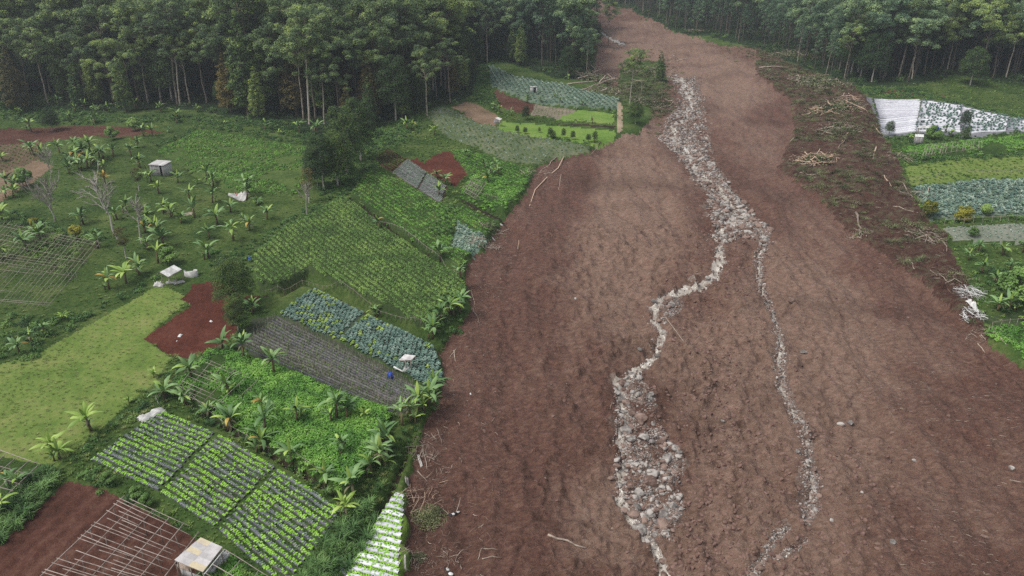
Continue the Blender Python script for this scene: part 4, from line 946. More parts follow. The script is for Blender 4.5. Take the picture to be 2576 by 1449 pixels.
rows_scatter("cabbage_rows", POLY["cabbage_rows"][0], (1300,205), (1330,246), 1.6, .8, [rosette("b", 8, .4, LM["cabbage"], .8), rosette("b", 8, .45, LM["paleveg"], .8)], "upper_cabbages", "rows of cabbages in the upper field below the pines", (1, 1.5), .1)
rows_scatter("cabbage_rows", POLY["cabbage_rows"][1], (2400,470), (2395,550), 1.0, .7, [CABB[0], CABB[1], PVG[0]], "right_cabbages", "dense blue green cabbages in the right terrace", (1.2, 1.9), .2)
rows_scatter("sparse_field", POLY["sparse_field"][0], (1140,300), (1190,380), 1.3, .9, [tuft("b", 24, .3, .4, .22, LM["grass"]), tuft("b", 20, .3, .35, .22, LM["paleveg"])], "sparse_crop", "thin grey green rows in the upper sloping field", (.7, 1.3), .1)
rows_scatter("grey_plot", POLY["grey_plot"][0], (2450,575), (2460,606), 1.0, 1.0, [tuft("b", 14, .25, .4, .2, LM["paleveg"])], "grey_plot_crop", "young crop on grey mulch in the right terrace", (.7, 1.2), .1)
rows_scatter("pink_rows", POLY["pink_rows"][0], (1380,260), (1370,296), 1.1, .8, [tuft("b", 12, .25, .3, .2, LM["weed"])], "pink_row_crop", "sprouts on the pale pink striped plot", (.7, 1.2), .1)
rows_scatter("ridged_soil", POLY["ridged_soil"][0], (0,380), (60,400), 1.3, .6, [tuft("b", 16, .25, .3, .2, LM["grass"])], "ridge_crop", "green rows on the ridged brown soil at the far left", (.8, 1.4), .1)
# staked plot: mulch beds, thin crop and upright stakes
rows = beds(terr["staked_plot"], [(640,806),(700,800),(1060,985),(1045,1025)], 1, .01, .01, [MULCHD], 3) * 0
SQ = [(700,800),(1058,984),(990,1046),(598,872)]
rows = beds(terr["staked_plot"], [SQ[0], SQ[1], SQ[2], SQ[3]], 15, .6, .15, [MULCH, MULCHD, MULCHD], 20)
P = along(rows, .45, (-.25, .25), .15, .15); scatter("staked_crop_plants", [tuft("b", 12, .16, .45, .13, LM["grass"]), tuft("b", 10, .14, .4, .12, LM["bean"])], P[RNG.random(len(P)) < .7], "thin yellow green plants on the grey mulch beds", (.6, 1.25))
def stick_mesh(name, L, r, mat, n=4):
    mb = MB(); mb.tube([(0, 0, 0), (RNG.normal(0, .02) * L, RNG.normal(0, .02) * L, L * .5), (0, 0, L)], (r, r * .9, r * .7), n); return mb.mesh(name, mat)
STK = [stick_mesh("stake", 1.7, .018, BAMBOO) for _ in range(2)]
scatter("bamboo_stakes", STK, along(rows, .9, (-.35, .35), 0, .2), "thin bamboo stakes standing in the grey mulch plot", (.55, .95), tilt=.1)
# stakes under the fields' lower edges
def stakes(line, step, L, r, label, mat=BAMBOO, name="stake_fence", tilt=.08, rail=True, cat="fence"):
    w = [at(*p) for p in line]; P = []
    for a, b_ in zip(w[:-1], w[1:]):
        n = max(1, int((b_ - a).length / step))
        for k in range(n): P.append(a + (b_ - a) * (k / n))
    P.append(w[-1]); root = bpy.data.objects.new(name, None); COL.objects.link(root); root.location = P[0]; tag(root, label, cat)
    pm = stick_mesh("post", L, r, mat)
    for q in P:
        z = float(ground_z(q.x, q.y)); link("post", pm, root, loc=Vector((q.x, q.y, z - .1)) - P[0], rot=(random.uniform(-tilt, tilt), random.uniform(-tilt, tilt), 0), scale=(1, 1, random.uniform(.85, 1.1)))
    if rail:
        mb = MB(); pts = [(q.x - P[0].x, q.y - P[0].y, float(ground_z(q.x, q.y)) + L * .8 - P[0].z) for q in P]; mb.tube(pts, r * .8, 4); link("rail", mb.mesh("rail", mat), root)
    return root
stakes([(668,742),(715,730),(775,702),(860,742),(960,800),(1060,842)], .9, 1.3, .03, "row of stakes holding the lower edge of the big middle field")
stakes([(892,512),(1010,603),(1110,672),(1160,700)], 1.0, 1.3, .03, "dark stake edge between the two middle fields")
stakes([(1395,306),(1450,307),(1545,318)], 1.9, 1.1, .035, "low post fence along the bright green lawn")
stakes([(2292,464),(2430,452),(2576,443)], 1.9, 1.6, .04, "row of pale stakes above the right cabbage terrace")
stakes([(2372,572),(2470,566),(2576,562)], 1.7, 2.0, .04, "row of pale stakes above the grey mulch plot at the right")
stakes([(2494,830),(2576,820),(2640,815)], 1.3, 1.6, .04, "post and rail fence above the vivid crop at the right frame edge")
stakes([(1165,490),(1215,515),(1262,534)], 1.2, 1.5, .03, "dark stake row under the small vine terrace")
stakes([(640,1108),(740,1170),(800,1208)], 1.5, 1.4, .03, "stakes carrying the lower edge of the vivid climbing crop")
stakes([(445,985),(500,1026),(560,1062),(640,1106)], 1.5, 1.4, .03, "pale bamboo rail along the corner of the climbing crop")

# bamboo trellises: every pole a part
def trellis(label, quad, n1, n2, h, r1, r2, over=.05, skip1=.0, skip2=.1, len2=(1, 1), posts=6, mat=BAMBOO, jit=.02):
    A, B, C_, D_ = [at(q[0], q[1], h) for q in quad]
    root = bpy.data.objects.new("bamboo_trellis", None); COL.objects.link(root); g = at(*quad[0]); root.location = g; tag(root, label, "trellis")
    def pole(a, b_, r, nm):
        L = (b_ - a).length; mb = MB(); mid = [a.lerp(b_, t) + Vector((0, 0, random.uniform(-.05, .05))) for t in (.33, .66)]
        mb.tube([tuple(q - g) for q in (a, *mid, b_)], (r, r * .95, r * .85, r * .7), 5); link(nm, mb.mesh(nm, mat), root)
    for i in range(n1):                       # long poles A->D side, spread from A-D to B-C
        if random.random() < skip1: continue
        t = (i + random.uniform(-.1, .1) * (0 < i < n1 - 1)) / max(1, n1 - 1); a = A.lerp(B, t); b_ = D_.lerp(C_, t); d = b_ - a
        pole(a - d * random.uniform(0, over), b_ + d * random.uniform(0, over), r1, "long_pole")
        for k in range(posts):
            s = (k + .5) / posts; q = a + d * s; z = float(ground_z(q.x, q.y)); mb = MB(); e = Vector((random.uniform(-.15, .15), random.uniform(-.15, .15), 0))
            mb.tube([tuple(Vector((q.x, q.y, z - .1)) + e - g), tuple(q - g)], r1 * .8, 4); link("post", mb.mesh("post", mat), root)
    for i in range(n2):
        if random.random() < skip2: continue
        t = (i + random.uniform(-.25, .25)) / max(1, n2 - 1); a = A.lerp(D_, t); b_ = B.lerp(C_, t); d = b_ - a; f = random.uniform(*len2); s = random.uniform(0, 1 - f) if f < .95 else 0
        if random.random() < .3: s = 0
        off = Vector((0, 0, .05)); wv = Vector((random.uniform(-jit, jit), random.uniform(-jit, jit), 0)) * d.length
        pole(a + d * (s - .02) + off, a + d * min(1.02, s + f) + off + wv, r2, "cross_pole")
    return root
trellis("bare bamboo trellis over red brown soil at the bottom left", [(312,1248),(500,1338),(330,1560),(60,1490)], 6, 30, 1.9, .058, .04, .02, 0, .05, (.4, 1.0), 4)
trellis("silvery bamboo trellis patch cut by the left frame edge above the tall grass", [(94,1172),(-70,1118),(-200,1215),(0,1262)], 7, 5, 1.5, .045, .05, .01, 0, 0, (1, 1), 3)
trellis("bamboo trellis over green plants at the right of the tin roofed shed", [(562,1384),(690,1462),(640,1560),(470,1470)], 4, 4, 1.6, .045, .04, .05, 0, 0, (1, 1), 3)
trellis("big vine grown bamboo trellis at the left frame edge", [(250,612),(-60,548),(-260,740),(120,770)], 34, 24, 1.7, .036, .03, .06, .1, .1, (.3, 1.0), 1, jit=.04)
trellis("small light bamboo frame on the vine terrace above the mud edge", [(1188,447),(1222,462),(1196,500),(1168,482)], 7, 5, 1.6, .05, .04, .02, 0, 0, (1, 1), 2)
trellis("bamboo poles showing through the long vine trellis at the right", [(2330,366),(2470,352),(2470,372),(2320,392)], 22, 3, 1.9, .06, .05, .02, .2, 0, (1, 1), 1)
trellis("bamboo poles showing through the upper corner of the climbing crop", [(508,898),(650,955),(560,1045),(440,985)], 6, 12, 1.6, .035, .03, .02, 0, .1, (.4, .9), 2)
VW = [tuft("b", 40, .5, .25, .22, LM["bean"]) for _ in range(2)]
P = scatter_px([(250,612),(-20,556),(-60,700),(0,790),(120,760)], 1.1, .5, ["grass_ground", "forest_floor"]); k = fbm(P[:, 0] * .15, P[:, 1] * .15, 3, 19) > -.02
P[:, 2] += 1.5; scatter("trellis_vines", VW, P[k], "vines hanging in the big left trellis", (.8, 1.6))
for q, l in (([(600,1375),(640,1395),(600,1470),(540,1440)], "leafy green crop beside the tin roofed shed"),):
    P = scatter_px([(560,1392),(700,1475),(600,1620),(430,1500)], .5, .5); scatter("shed_side_crop", BEA, P, l, (.8, 1.4))

# ------------------------------------------------------------------ grass, hedges, banks
TALL = [blades("tall_grass", 46, 1.5, .07, .75, LM["tall"], 1.0, .35) for _ in range(4)]
SHORT = [blades("grass", 22, .35, .05, 1, LM["grass"], 1, .25) for _ in range(3)] + [blades("grass", 18, .4, .05, 1, LM["weed"], 1, .25)]
WEED = [blades("grass", 24, .35, .05, 1.2, LM["weed"], 1, .3) for _ in range(2)] + SHORT[:1]
def hedge(polys, protos, sp, name, label, sc=(.7, 1.3), zone=None):
    P = np.concatenate([scatter_px(p, sp, .5, zone) for p in polys]); return scatter(name, protos, P, label, sc)
hedge([[(870,1449),(780,1600),(700,1600),(760,1449),(830,1340),(880,1290),(935,1270),(950,1330)], [(0,1372),(60,1330),(160,1215),(100,1180),(60,1215),(0,1260),(-80,1400)]], TALL, .75, "elephant_grass", "tall arching grass on the bank between the bottom fields", (.7, 1.3))
hedge([[(520,655),(560,648),(640,612),(720,560),(800,520),(880,478),(905,498),(800,552),(700,606),(645,652),(650,690),(540,690)], [(1085,585),(1110,545),(1142,510),(1150,540),(1130,600),(1100,612)],
 [(1095,852),(1080,800),(1100,760),(1160,730),(1182,760),(1160,830),(1110,866)], [(1040,1060),(1060,1010),(1105,968),(1110,1000),(1060,1090)], [(890,1240),(960,1150),(1030,1060),(1050,1075),(1000,1180),(940,1260),(880,1290)], [(440,1045),(500,1036),(640,1118),(780,1195),(860,1255),(850,1272),(700,1168),(545,1084)]], TALL + BUSH[:1], 1.1, "hedge_grass", "tall grass and bushes along the field banks", (.35, .85))
hedge([[(-60,522),(60,540),(140,566),(272,588),(272,612),(120,588),(-60,560)], [(500,640),(560,640),(640,700),(560,705)], [(690,300),(790,335),(880,330),(1010,310),(1060,300),(1060,330),(960,400),(900,470),(800,500),(780,440),(800,380),(760,350),(640,325),(480,310),(480,290)],
 [(380,975),(450,925),(550,880),(600,880),(640,900),(520,905),(430,990),(400,1035),(300,1080),(240,1140),(190,1180),(180,1160)], [(585,835),(600,780),(650,770),(690,790),(640,820),(600,880)], [(1200,160),(1240,160),(1232,222),(1262,268),(1230,300),(1190,240)], [(520,300),(600,320),(780,362),(790,376),(620,336),(500,326),(410,372),(390,372)],
 [(1330,248),(1450,268),(1560,276),(1560,286),(1450,276),(1330,256)], [(640,738),(700,742),(770,708),(840,740),(800,722),(760,716),(690,750)], [(2150,212),(2300,216),(2420,255),(2576,292),(2576,302),(2400,262),(2310,242),(2180,234)], [(2215,345),(2320,338),(2576,332),(2576,345),(2400,356),(2260,375)], [(2400,388),(2576,375),(2576,385),(2280,418),(2270,408)], [(2290,462),(2576,440),(2576,450),(2295,472)], [(2330,556),(2576,548),(2576,562),(2350,572)], [(2395,608),(2576,612),(2700,615),(2700,625),(2410,622)], [(2440,690),(2576,660),(2620,770),(2490,780)],
 [(1250,324),(1380,342),(1500,356),(1500,364),(1380,352),(1250,336)], [(0,800),(60,790),(120,800),(250,770),(400,700),(400,715),(240,800),(130,862),(60,930),(0,910)], [(230,1250),(300,1252),(480,1340),(520,1355),(385,1262),(225,1172),(170,1190)], [(-40,262),(330,290),(480,290),(480,306),(330,312),(-40,312)],
 [(1066,290),(1040,320),(1010,360),(930,380),(920,430),(880,500),(800,500),(860,430),(900,360),(1000,306)]], BUSH + [TALL[0]], 1.35, "hedge", "leafy hedge growth along banks and field borders", (.3, .95), ["grass_ground", "forest_floor", "bare_soil", "red_soil", "pale_meadow"])
# loose grass over the open ground
P = scatter_px([(-60,300),(470,275),(780,372),(900,500),(640,655),(560,900),(200,1190),(-60,1200)], 1.15, .5, ["grass_ground"]); scatter("grass_tufts", SHORT, P, "grass and low weeds in the banana orchard", (.25, 1.15))
P = scatter_px([(380,730),(1060,1000),(1060,1130),(860,1449),(200,1449),(0,1300)], .8, .5, ["grass_ground"]); scatter("bank_grass", SHORT, P, "grass on the banks of the lower fields", (.7, 1.7))
P = scatter_px([(-60,715),(480,700),(480,900),(140,1180),(-60,1180)], .85, .5, ["pale_meadow"]); scatter("meadow_grass", WEED[:2], P, "pale mown grass of the left meadow", (.25, .7))
P = scatter_px([(900,280),(1500,280),(1360,440),(1230,640),(880,520)], 1.2, .5, ["grass_ground"]); scatter("terrace_grass", SHORT + [BEA[0]], P, "grass on the upper terraces", (.6, 1.6))
P = scatter_px([(2140,210),(2640,200),(2640,940),(2480,850)], 1.3, .5, ["grass_ground", "pale_meadow", "pond_bank"]); scatter("right_grass", SHORT + [BEA[0]], P, "grass and weeds on the right terraces", (.5, 1.6))
# dry seed heads
P = scatter_px([(0,940),(130,850),(240,780),(210,900),(60,1080),(0,1120)], .6, .5); scatter("dry_grass", [blades("b", 16, .5, .03, .8, LM["weed"], .8, .3)], P[RNG.random(len(P)) < .4], "dry seeding grass at the left meadow border", (.4, .9))

# ------------------------------------------------------------------ bananas: (frame origin, zoom positions)
def Q(ox, oy, l): return [(ox + a / 4.0, oy + b_ / 4.0, *r) for a, b_, *r in l]
GR = {
 "along the foot of the left forest": Q(0, 0, [(205,1160,.7,"young"),(320,1330,1.1),(275,1310,.6),(755,1130,.9),(850,1110,.9),(970,1140,.9),(1080,1130,.9),(600,1060,.8),(960,1230,1),(1535,1370,1),(1620,1130,.9),(1780,1190,1.15),(1990,1130,.8,"young"),(1700,1330,.6),(1780,1240,.9),(2260,1250,.6,"young"),(1440,1370,.9),(700,1200,.8),(1370,1080,.8)]) + Q(644, 0, [(95,1320,1.1),(430,1330,1.2),(610,1350,1.25),(235,1350,.5,"young"),(840,1180,.8),(1520,1310,1.0),(1575,1300,.8),(1790,1360,.8,"young")]),
 "beside the upper terrace plots": Q(1288, 0, [(560,800,.7),(710,1060,.7),(1020,1180,.8),(810,1240,.7),(835,1440,.7),(160,1020,.7),(430,980,.6),(480,1040,.7),(290,1030,.7),(640,1090,.6)]) + Q(1700/1.4907, 340/1.4907, [(1260*.3748,590*.3748,.8),(1560*.3748,680*.3748,.8),(1990*.3748,330*.3748,.8),(50*.3748,410*.3748,.8),(1080*.3748,520*.3748,.8)]),
 "in the weedy banana orchard": Q(0, 362.2, [(135,540,.9),(60,540,.8),(740,200,1.2),(800,250,1.2),(880,250,1.2),(700,300,1),(1050,160,1),(1140,130,.9),(1410,240,1),(1520,380,1),(1060,410,.9,"dry"),(1600,500,.8,"young"),(1790,390,.9),(1990,400,.5,"young"),(2150,440,1.1),(2500,490,1.1),(1910,590,1),(1960,740,1.1),(2140,590,.9),(2490,580,1),(1270,690,.9),(1650,690,.9),(1725,740,1,"young"),(2190,820,1.1),(2320,690,.9),(2510,870,1),(840,810,1),(1180,760,.9),(1560,900,1),(1660,1050,1.2),(2350,970,1.1),(2110,950,.9),(2100,1150,1.1),(990,1050,.9),(280,1080,1.1),(420,1010,1.3),(1490,1070,.8),(1590,1200,1,"young"),(1400,1320,1),(1270,1400,1,"young"),(10,1150,1,"young"),(20,760,.9),(30,180,.8,"young"),(340,110,1.2),(430,130,1),(1100,1460,.9),(1450,720,.7),(950,180,1),(2440,760,.5),(1500,820,.9)]) + [(188,374,1),(212,394,1.1),(234,414,1),(250,398,1.1),(180,412,1),(206,428,.9),(331,396,1),(346,371,.9),(262,436,.9),(152,387,1),(228,378,1.1),(20,472,1),(38,484,1),(52,456,.9),(365,585,.9),(405,600,1),(455,560,.8),(520,452,.8)],
 "on the middle terraces": Q(644, 362.2, [(115,760,1.1),(20,620,.9),(1860,1240,1.1),(2060,1360,1.1),(1840,520,1),(1910,410,1),(1240,850,.9),(1830,350,.9),(2110,130,.8),(2360,290,1),(2440,310,.9),(2340,390,.9),(2400,260,.9),(2290,240,.8)]),
 "on the left meadow border": Q(0, 724.5, [(200,660,.9),(330,560,.8),(450,480,.8),(640,320,.6,"young"),(1300,1160,.5,"young"),(920,1440,1.15,"young"),(1550,900,.6,"young")]) + Q(0, 1086.7, [(600,270,.95,"young"),(530,190,.9,"young"),(200,590,.8),(0,830,.9,"young"),(100,540,.7)]),
 "around the climbing crop": Q(0, 724.5, [(1930,900,1.1),(1660,1130,1.1),(1870,1170,.95),(2310,1060,1.15),(2240,640,1.2),(2450,700,1.15),(2100,1300,.9),(2310,1390,1.2),(2540,260,1)]) + Q(644, 724.5, [(180,850,1.2),(60,1250,1.0,"banana"),(410,1340,1.0),(810,1320,1.25),(920,1310,1.1),(1090,1300,.6,"young"),(1640,1230,1.25),(1740,1180,1.2),(1800,1090,1.1),(1470,1390,1.1),(1560,1350,1.1),(80,1430,1.2)]) + Q(644, 1086.7, [(350,230,1),(870,200,.8),(690,440,1.05),(1240,340,1.2),(1330,200,1.2),(1160,440,1.0),(990,640,1.15),(890,830,.9,"young"),(1230,230,1.1),(40,100,1.2),(1280,100,1.1)]),
 "at the mud edge of the big middle field": Q(644, 724.5, [(1780,460,1.2),(1200,290,.8),(1950,250,1.2),(2050,230,1.2),(1850,330,1.1),(1720,610,.4,"young")]),
 "on the right terraces": Q(1932, 362.2, [(2110,1080,.8),(2360,1120,.85),(2020,1170,.8),(2150,1300,1.0),(2430,1290,.8),(2290,1400,.8),(2560,1090,.9)]) + Q(1932, 724.5, [(2310,230,1),(2420,240,1.1),(2500,220,.9),(2560,330,.4,"young")]) + [(2380,333,.7),(2392,345,.8),(2285,350,.7)],
}
for grp, lst in GR.items():
    lst = sorted(lst, key=lambda q: q[0])
    for k, q in enumerate(lst):
        kd = q[3] if len(q) > 3 else "banana"
        t = banana(q[0], q[1], q[2] * (1.22 if "orchard" in grp or "forest" in grp else 1.0), kd, random.uniform(1.1, 1.75) if q[2] > .65 else .7)
        look = {"banana": "green", "young": "yellow green", "dry": "browning"}[kd]
        tag(t, "%s banana plant %s, %s from left" % (look, grp, ordinal(k)), "banana plant", "banana plants " + grp)
# ------------------------------------------------------------------ rocks in the stream beds
def rock_mesh(name, mat, sub=2):
    import bmesh
    bm = bmesh.new(); bmesh.ops.create_icosphere(bm, subdivisions=sub, radius=.5)
    s = RNG.uniform(0, 100, 3); sc_ = np.array([1, RNG.uniform(.6, .95), RNG.uniform(.45, .8)])
    pl = [(sph(1)[0], RNG.uniform(.26, .42)) for _ in range(9)]
    for v in bm.verts:
        p = np.array(v.co)
        for n, d in pl:
            e = p @ n - d
            if e > 0: p = p - n * e * .85
        p = p * sc_ * 1.25; v.co = p + RNG.normal(0, .008, 3)
    me = bpy.data.meshes.new(name); bm.to_mesh(me); bm.free(); me.materials.append(mat); return me
RK = [rock_mesh("rock", ROCK) for _ in range(6)] + [rock_mesh("rock", ROCKB) for _ in range(4)]
RKS = [rock_mesh("pebble", ROCK, 1) for _ in range(4)] + [rock_mesh("pebble", ROCKB, 1) for _ in range(4)]
def stream_pts(n, S, k=1.0):
    p = np.array(S, float); t = RNG.uniform(0, len(S) - 1, n); i = np.minimum(t.astype(int), len(S) - 2); f = t - i
    c = p[i, :2] * (1 - f)[:, None] + p[i + 1, :2] * f[:, None]; g = (p[i, 3] * (1 - f) + p[i + 1, 3] * f)
    o = RNG.normal(0, .42, n) * g * k; return np.column_stack([c[:, 0] + o, c[:, 1] + RNG.normal(0, 4, n)])
SP = np.concatenate([stream_pts(2200, ST_B), stream_pts(5200, ST_A), stream_pts(3000, [q for q in ST_A if q[1] < 545], 1.05), stream_pts(2200, ST_B), stream_pts(500, ST_C), stream_pts(150, ST_D), stream_pts(160, ST_E)])
for g_, n in zip(GRAV, (3800, 2300, 300, 2300, 700)):
    a = np.array(g_); q = RNG.uniform(a.min(0), a.max(0), (n * 2, 2)); SP = np.concatenate([SP, q[in_poly(q[:, 0], q[:, 1], g_)]])
X, Y = plane_xy(SP[:, 0], SP[:, 1]); k = (zone_at(X, Y) != ZID["landslide_mud"]) | (RNG.random(len(X)) < .22); X, Y, SP = X[k], Y[k], SP[k]; dist = np.hypot(X, Y)
size = RNG.lognormal(-1.62, .6, len(X)) * (1 + .7 * (dist > 130)); size = np.clip(size, .1, 1.35); size *= np.where((SP[:, 0] > 1870) & (SP[:, 1] > 620), .62, 1.0)
inw = (zone_at(X, Y) == ZID["stream_water"]); keep = (~inw) | (RNG.random(len(X)) < .14); keep &= np.isin(zone_at(X, Y), [ZID["stream_water"], ZID["river_gravel"], ZID["landslide_mud"]])
X, Y, size, SP, dist = X[keep], Y[keep], size[keep], SP[keep], dist[keep]
vis = (SP[:, 1] < 1449); app = size / dist * np.where(vis, 1, 0); o = np.argsort(-app); bigr = o[:290]
def where_rock(px, py):
    if px > 1870 and py > 610: return "in the thin right hand stream"
    if py < 460: return "in the wide boulder bed of the upper stream"
    if py < 620: return "where the stream splits in two"
    if py < 930: return "in the bend of the main stream"
    if py < 1290: return "in the gravel bar of the main stream"
    return "in the narrow lower run of the main stream"
cntr = {}
for i in bigr:
    cntr.setdefault(where_rock(*SP[i]), []).append(i)
for wh, ids in cntr.items():
    for i in ids:
        k = int(RNG.integers(len(RK))); brown = k >= 6
        r = link("rock", RK[k], None, (X[i], Y[i], float(ground_z(X[i], Y[i])) + size[i] * .14), (RNG.uniform(-.3, .3), RNG.uniform(-.3, .3), RNG.uniform(0, 6.28)), float(size[i] * 1.15))
        sz = "large" if size[i] > .85 else ("middle sized" if size[i] > .5 else "small")
        tag(r, "%s %s rock %s" % (sz, "brown" if brown else "pale grey", wh), "rock", "%s %s rocks %s" % (sz, "brown" if brown else "pale grey", wh))
m = np.ones(len(X), bool); m[bigr] = False
def scatter_sized(name, protos, P, S, label):
    b = np.digitize(S, [.2, .35, .6, 1.0])
    o = scatter(name, protos, P, label, (1, 1), tilt=.5); me = o.data
    me.attributes["scl"].data.foreach_set("value", S.astype(np.float32)); return o
scatter_sized("stream_stones", RK + RKS, np.column_stack([X[m], Y[m], ground_z(X[m], Y[m]) + size[m] * .1]), size[m] * .95, "smaller stones and cobbles filling the stream beds")
# pebbles
q = np.concatenate([stream_pts(14000, ST_A, 1.1), stream_pts(6000, ST_B, 1.1), stream_pts(1500, ST_C), stream_pts(500, ST_D, 1.2)])
for g_, n in zip(GRAV, (6000, 4000, 1500, 9000, 2000)):
    a = np.array(g_); qq = RNG.uniform(a.min(0), a.max(0), (n * 2, 2)); q = np.concatenate([q, qq[in_poly(qq[:, 0], qq[:, 1], g_)]])
X2, Y2 = plane_xy(q[:, 0], q[:, 1]); zz = zone_at(X2, Y2); k = (zz == ZID["river_gravel"]) | ((zz == ZID["landslide_mud"]) & (RNG.random(len(X2)) < .18)); X2, Y2 = X2[k], Y2[k]
s2 = np.clip(RNG.lognormal(-2.1, .45, len(X2)), .06, .4) * (1 + 1.3 * (np.hypot(X2, Y2) > 110))
scatter_sized("pebbles", RKS, np.column_stack([X2, Y2, ground_z(X2, Y2) + s2 * .15]), s2, "pebbles along the stream beds")
# mud clods and half buried stones on the mudflow
MUDC = plain_mat("mud_lump", (.2, .125, .1), (.13, .075, .058), scale=2)
CLOD = [rock_mesh("clod", MUDC, 2) for _ in range(4)]
def mud_pts(n, cx, cy, rx, ry, z=("landslide_mud",)):
    q = RNG.normal(0, 1, (n, 2)) * (rx, ry) + (cx, cy); x, y = plane_xy(q[:, 0], q[:, 1]); k = np.isin(zone_at(x, y), [ZID[a] for a in z]) & (q[:, 1] < 1500) & (q[:, 1] > 0); x, y = x[k], y[k]
    return np.column_stack([x, y, ground_z(x, y)])
P = np.concatenate([mud_pts(900, 1800, 980, 75, 190), mud_pts(300, 1830, 660, 60, 60), mud_pts(250, 1900, 1380, 120, 80), mud_pts(350, 2100, 1200, 110, 160), mud_pts(300, 1760, 1350, 60, 90), mud_pts(500, 1900, 1000, 260, 300)])
scatter("mud_clods", CLOD, P, "lumps of mud standing proud of the mudflow beside the stream", (.12, .6), tilt=.4, zoff=-.03)

# ------------------------------------------------------------------ logs, sticks and brushwood
def log_mesh(name, L, r, mat, bend=.05, n=6, seg=5):
    mb = MB(); t = np.linspace(-.5, .5, seg); P = np.column_stack([t * L, RNG.normal(0, bend, seg) * L * .3, np.abs(RNG.normal(0, .01, seg)) * L]); mb.tube(P, np.linspace(r, r * .55, seg), n); return mb.mesh(name, mat)
def put_log(a, b_, r, label, mat=WOOD, lift=.0, name="log", cat="log", group=None, h=(0, 0)):
    A = at(a[0], a[1], h[0]); B = at(b_[0], b_[1], h[1]); mid = (A + B) / 2; d = B - A; mb = MB(); n = 5; pts = []
    for k in range(n):
        q = A + d * (k / (n - 1)); z = max(q.z, float(ground_z(q.x, q.y)) + r * .5) + lift
        pts.append((q.x - mid.x + (random.uniform(-.03, .03) * d.length if 0 < k < n - 1 else 0), q.y - mid.y, z - mid.z))
    mb.tube(pts, np.linspace(r, r * .55, n), 6); o = link(name, mb.mesh(name, mat), None, mid); return tag(o, label, cat, group)
LG = [((1418,398),(1332,520),.16,"long pale broken trunk lying on the mud below the left field corner"),((1400,402),(1356,436),.1,"short splintered trunk lying beside the long broken trunk"),((1412,440),(1404,478),.1,"short upright looking stick on the mud right of the long broken trunk"),
 ((1510,370),(1486,390),.12,"pale stick at the left mud edge near the lawn"),((1378,1346),(1474,1380),.13,"half buried dark branch on the mud left of the lower stream"),((1214,1378),(1202,1410),.05,"thin pale pole standing slantwise at the bottom left of the mud"),((1210,1381),(1246,1381),.05,"thin pale pole lying level at the bottom left of the mud"),((1213,1407),(1262,1403),.07,"pale pole below the level thin pole at the bottom left of the mud"),
 ((1305,605),(1303,628),.08,"short pale stump on the mud right of the brassica plot"),((1672,795),(1740,880),.05,"thin vine like branch on the mud"),((1540,1012),(1534,1030),.05,"short stick left of the main stream"),
 ((2152,536),(2166,577),.28,"thick pale trunk with roots standing out of the right debris slope"),((2000,439),(2064,439),.12,"pale trunk lying level on the debris slope"),((2204,372),(2196,400),.2,"pale slanted trunk at the middle of the debris slope"),((2224,442),(2242,470),.15,"pale trunk at the outer edge of the debris slope"),
 ((2264,458),(2296,496),.14,"leaning trunk beside the right cabbage terrace"),((2246,520),(2310,536),.12,"long branch against the right cabbage terrace"),((2312,580),(2352,604),.14,"pale trunk in front of the grey mulch plot"),((2355,600),(2382,606),.1,"broken pole at the corner of the grey mulch plot"),((2370,606),(2382,632),.1,"leaning pole below the grey mulch plot"),
 ((2288,654),(2300,678),.12,"short trunk lying on the lower debris slope"),((2494,862),(2524,892),.14,"pale log at the edge of the vivid right crop"),((2459,864),(2478,888),.08,"thin stick on the mud near the vivid right crop"),
 ((2332,322),(2348,340),.0,""),((2200,322),(2216,338),.18,"pale broken trunk at the lower left corner of the white film"),((2146,318),(2118,356),.2,"long curved pale trunk rising through the debris"),((2130,342),(2108,376),.16,"second curved trunk below the long curved one"),((2000,346),(1988,356),.15,"fallen trunk at the left margin of the debris slope"),
 ((2540,1208),(2576,1216),.06,"thin pale pole at the right frame edge"),((2545,1200),(2555,1250),.0,""),((1910,168),(1985,172),.3,"white trunk lying across the upper debris"),((2228,266),(2258,262),.15,"dark branch lying on the white film"),
 ((1428,213),(1500,205),.35,"long fallen trunk pointing left over the cabbage field"),((1500,205),(1488,150),.35,"pale broken trunk leaning up from the fallen trees"),((1502,215),(1552,190),.35,"fallen trunk pointing right over the mud"),((1524,224),(1560,232),.3,"pair of pale logs on the island brushwood"),((1528,228),(1556,238),.3,"lower of the pale logs on the island brushwood"),((1505,172),(1509,183),.25,"broken curved branch above the fallen trees"),((1590,202),(1628,205),.25,"pale trunk lying across the brushwood of the island"),((1460,228),(1500,212),.25,"thinner fallen trunk reaching down to the cabbages"),
 ((1150,875),(1131,900),.07,"pale stick at the mud edge beside the cabbage plot"),((1142,882),(1146,910),.08,"forked pale root on the mud beside the cabbage plot"),((1185,730),(1196,775),.05,"long thin stick on the left mud margin"),((1190,775),(1204,810),.05,"thin stick below the long one on the left mud margin"),((1062,1130),(1074,1180),.07,"bundle edge pole at the torn white sheet"),((1098,1078),(1112,1120),.06,"pale cane on the mud edge right of the climbing crop"),((1105,1215),(1128,1208),.05,"pale pole pair beside the torn plastic"),((1050,1185),(1075,1212),.07,"stout pale pole across the torn plastic")]
for a, b_, r, lb in LG:
    if r > 0: put_log(a, b_, r, lb, WOODF if "split" in lb or "pale" in lb and random.random() < .35 else WOOD)
def inz(p):
    x, y = plane_xy(*p); return True
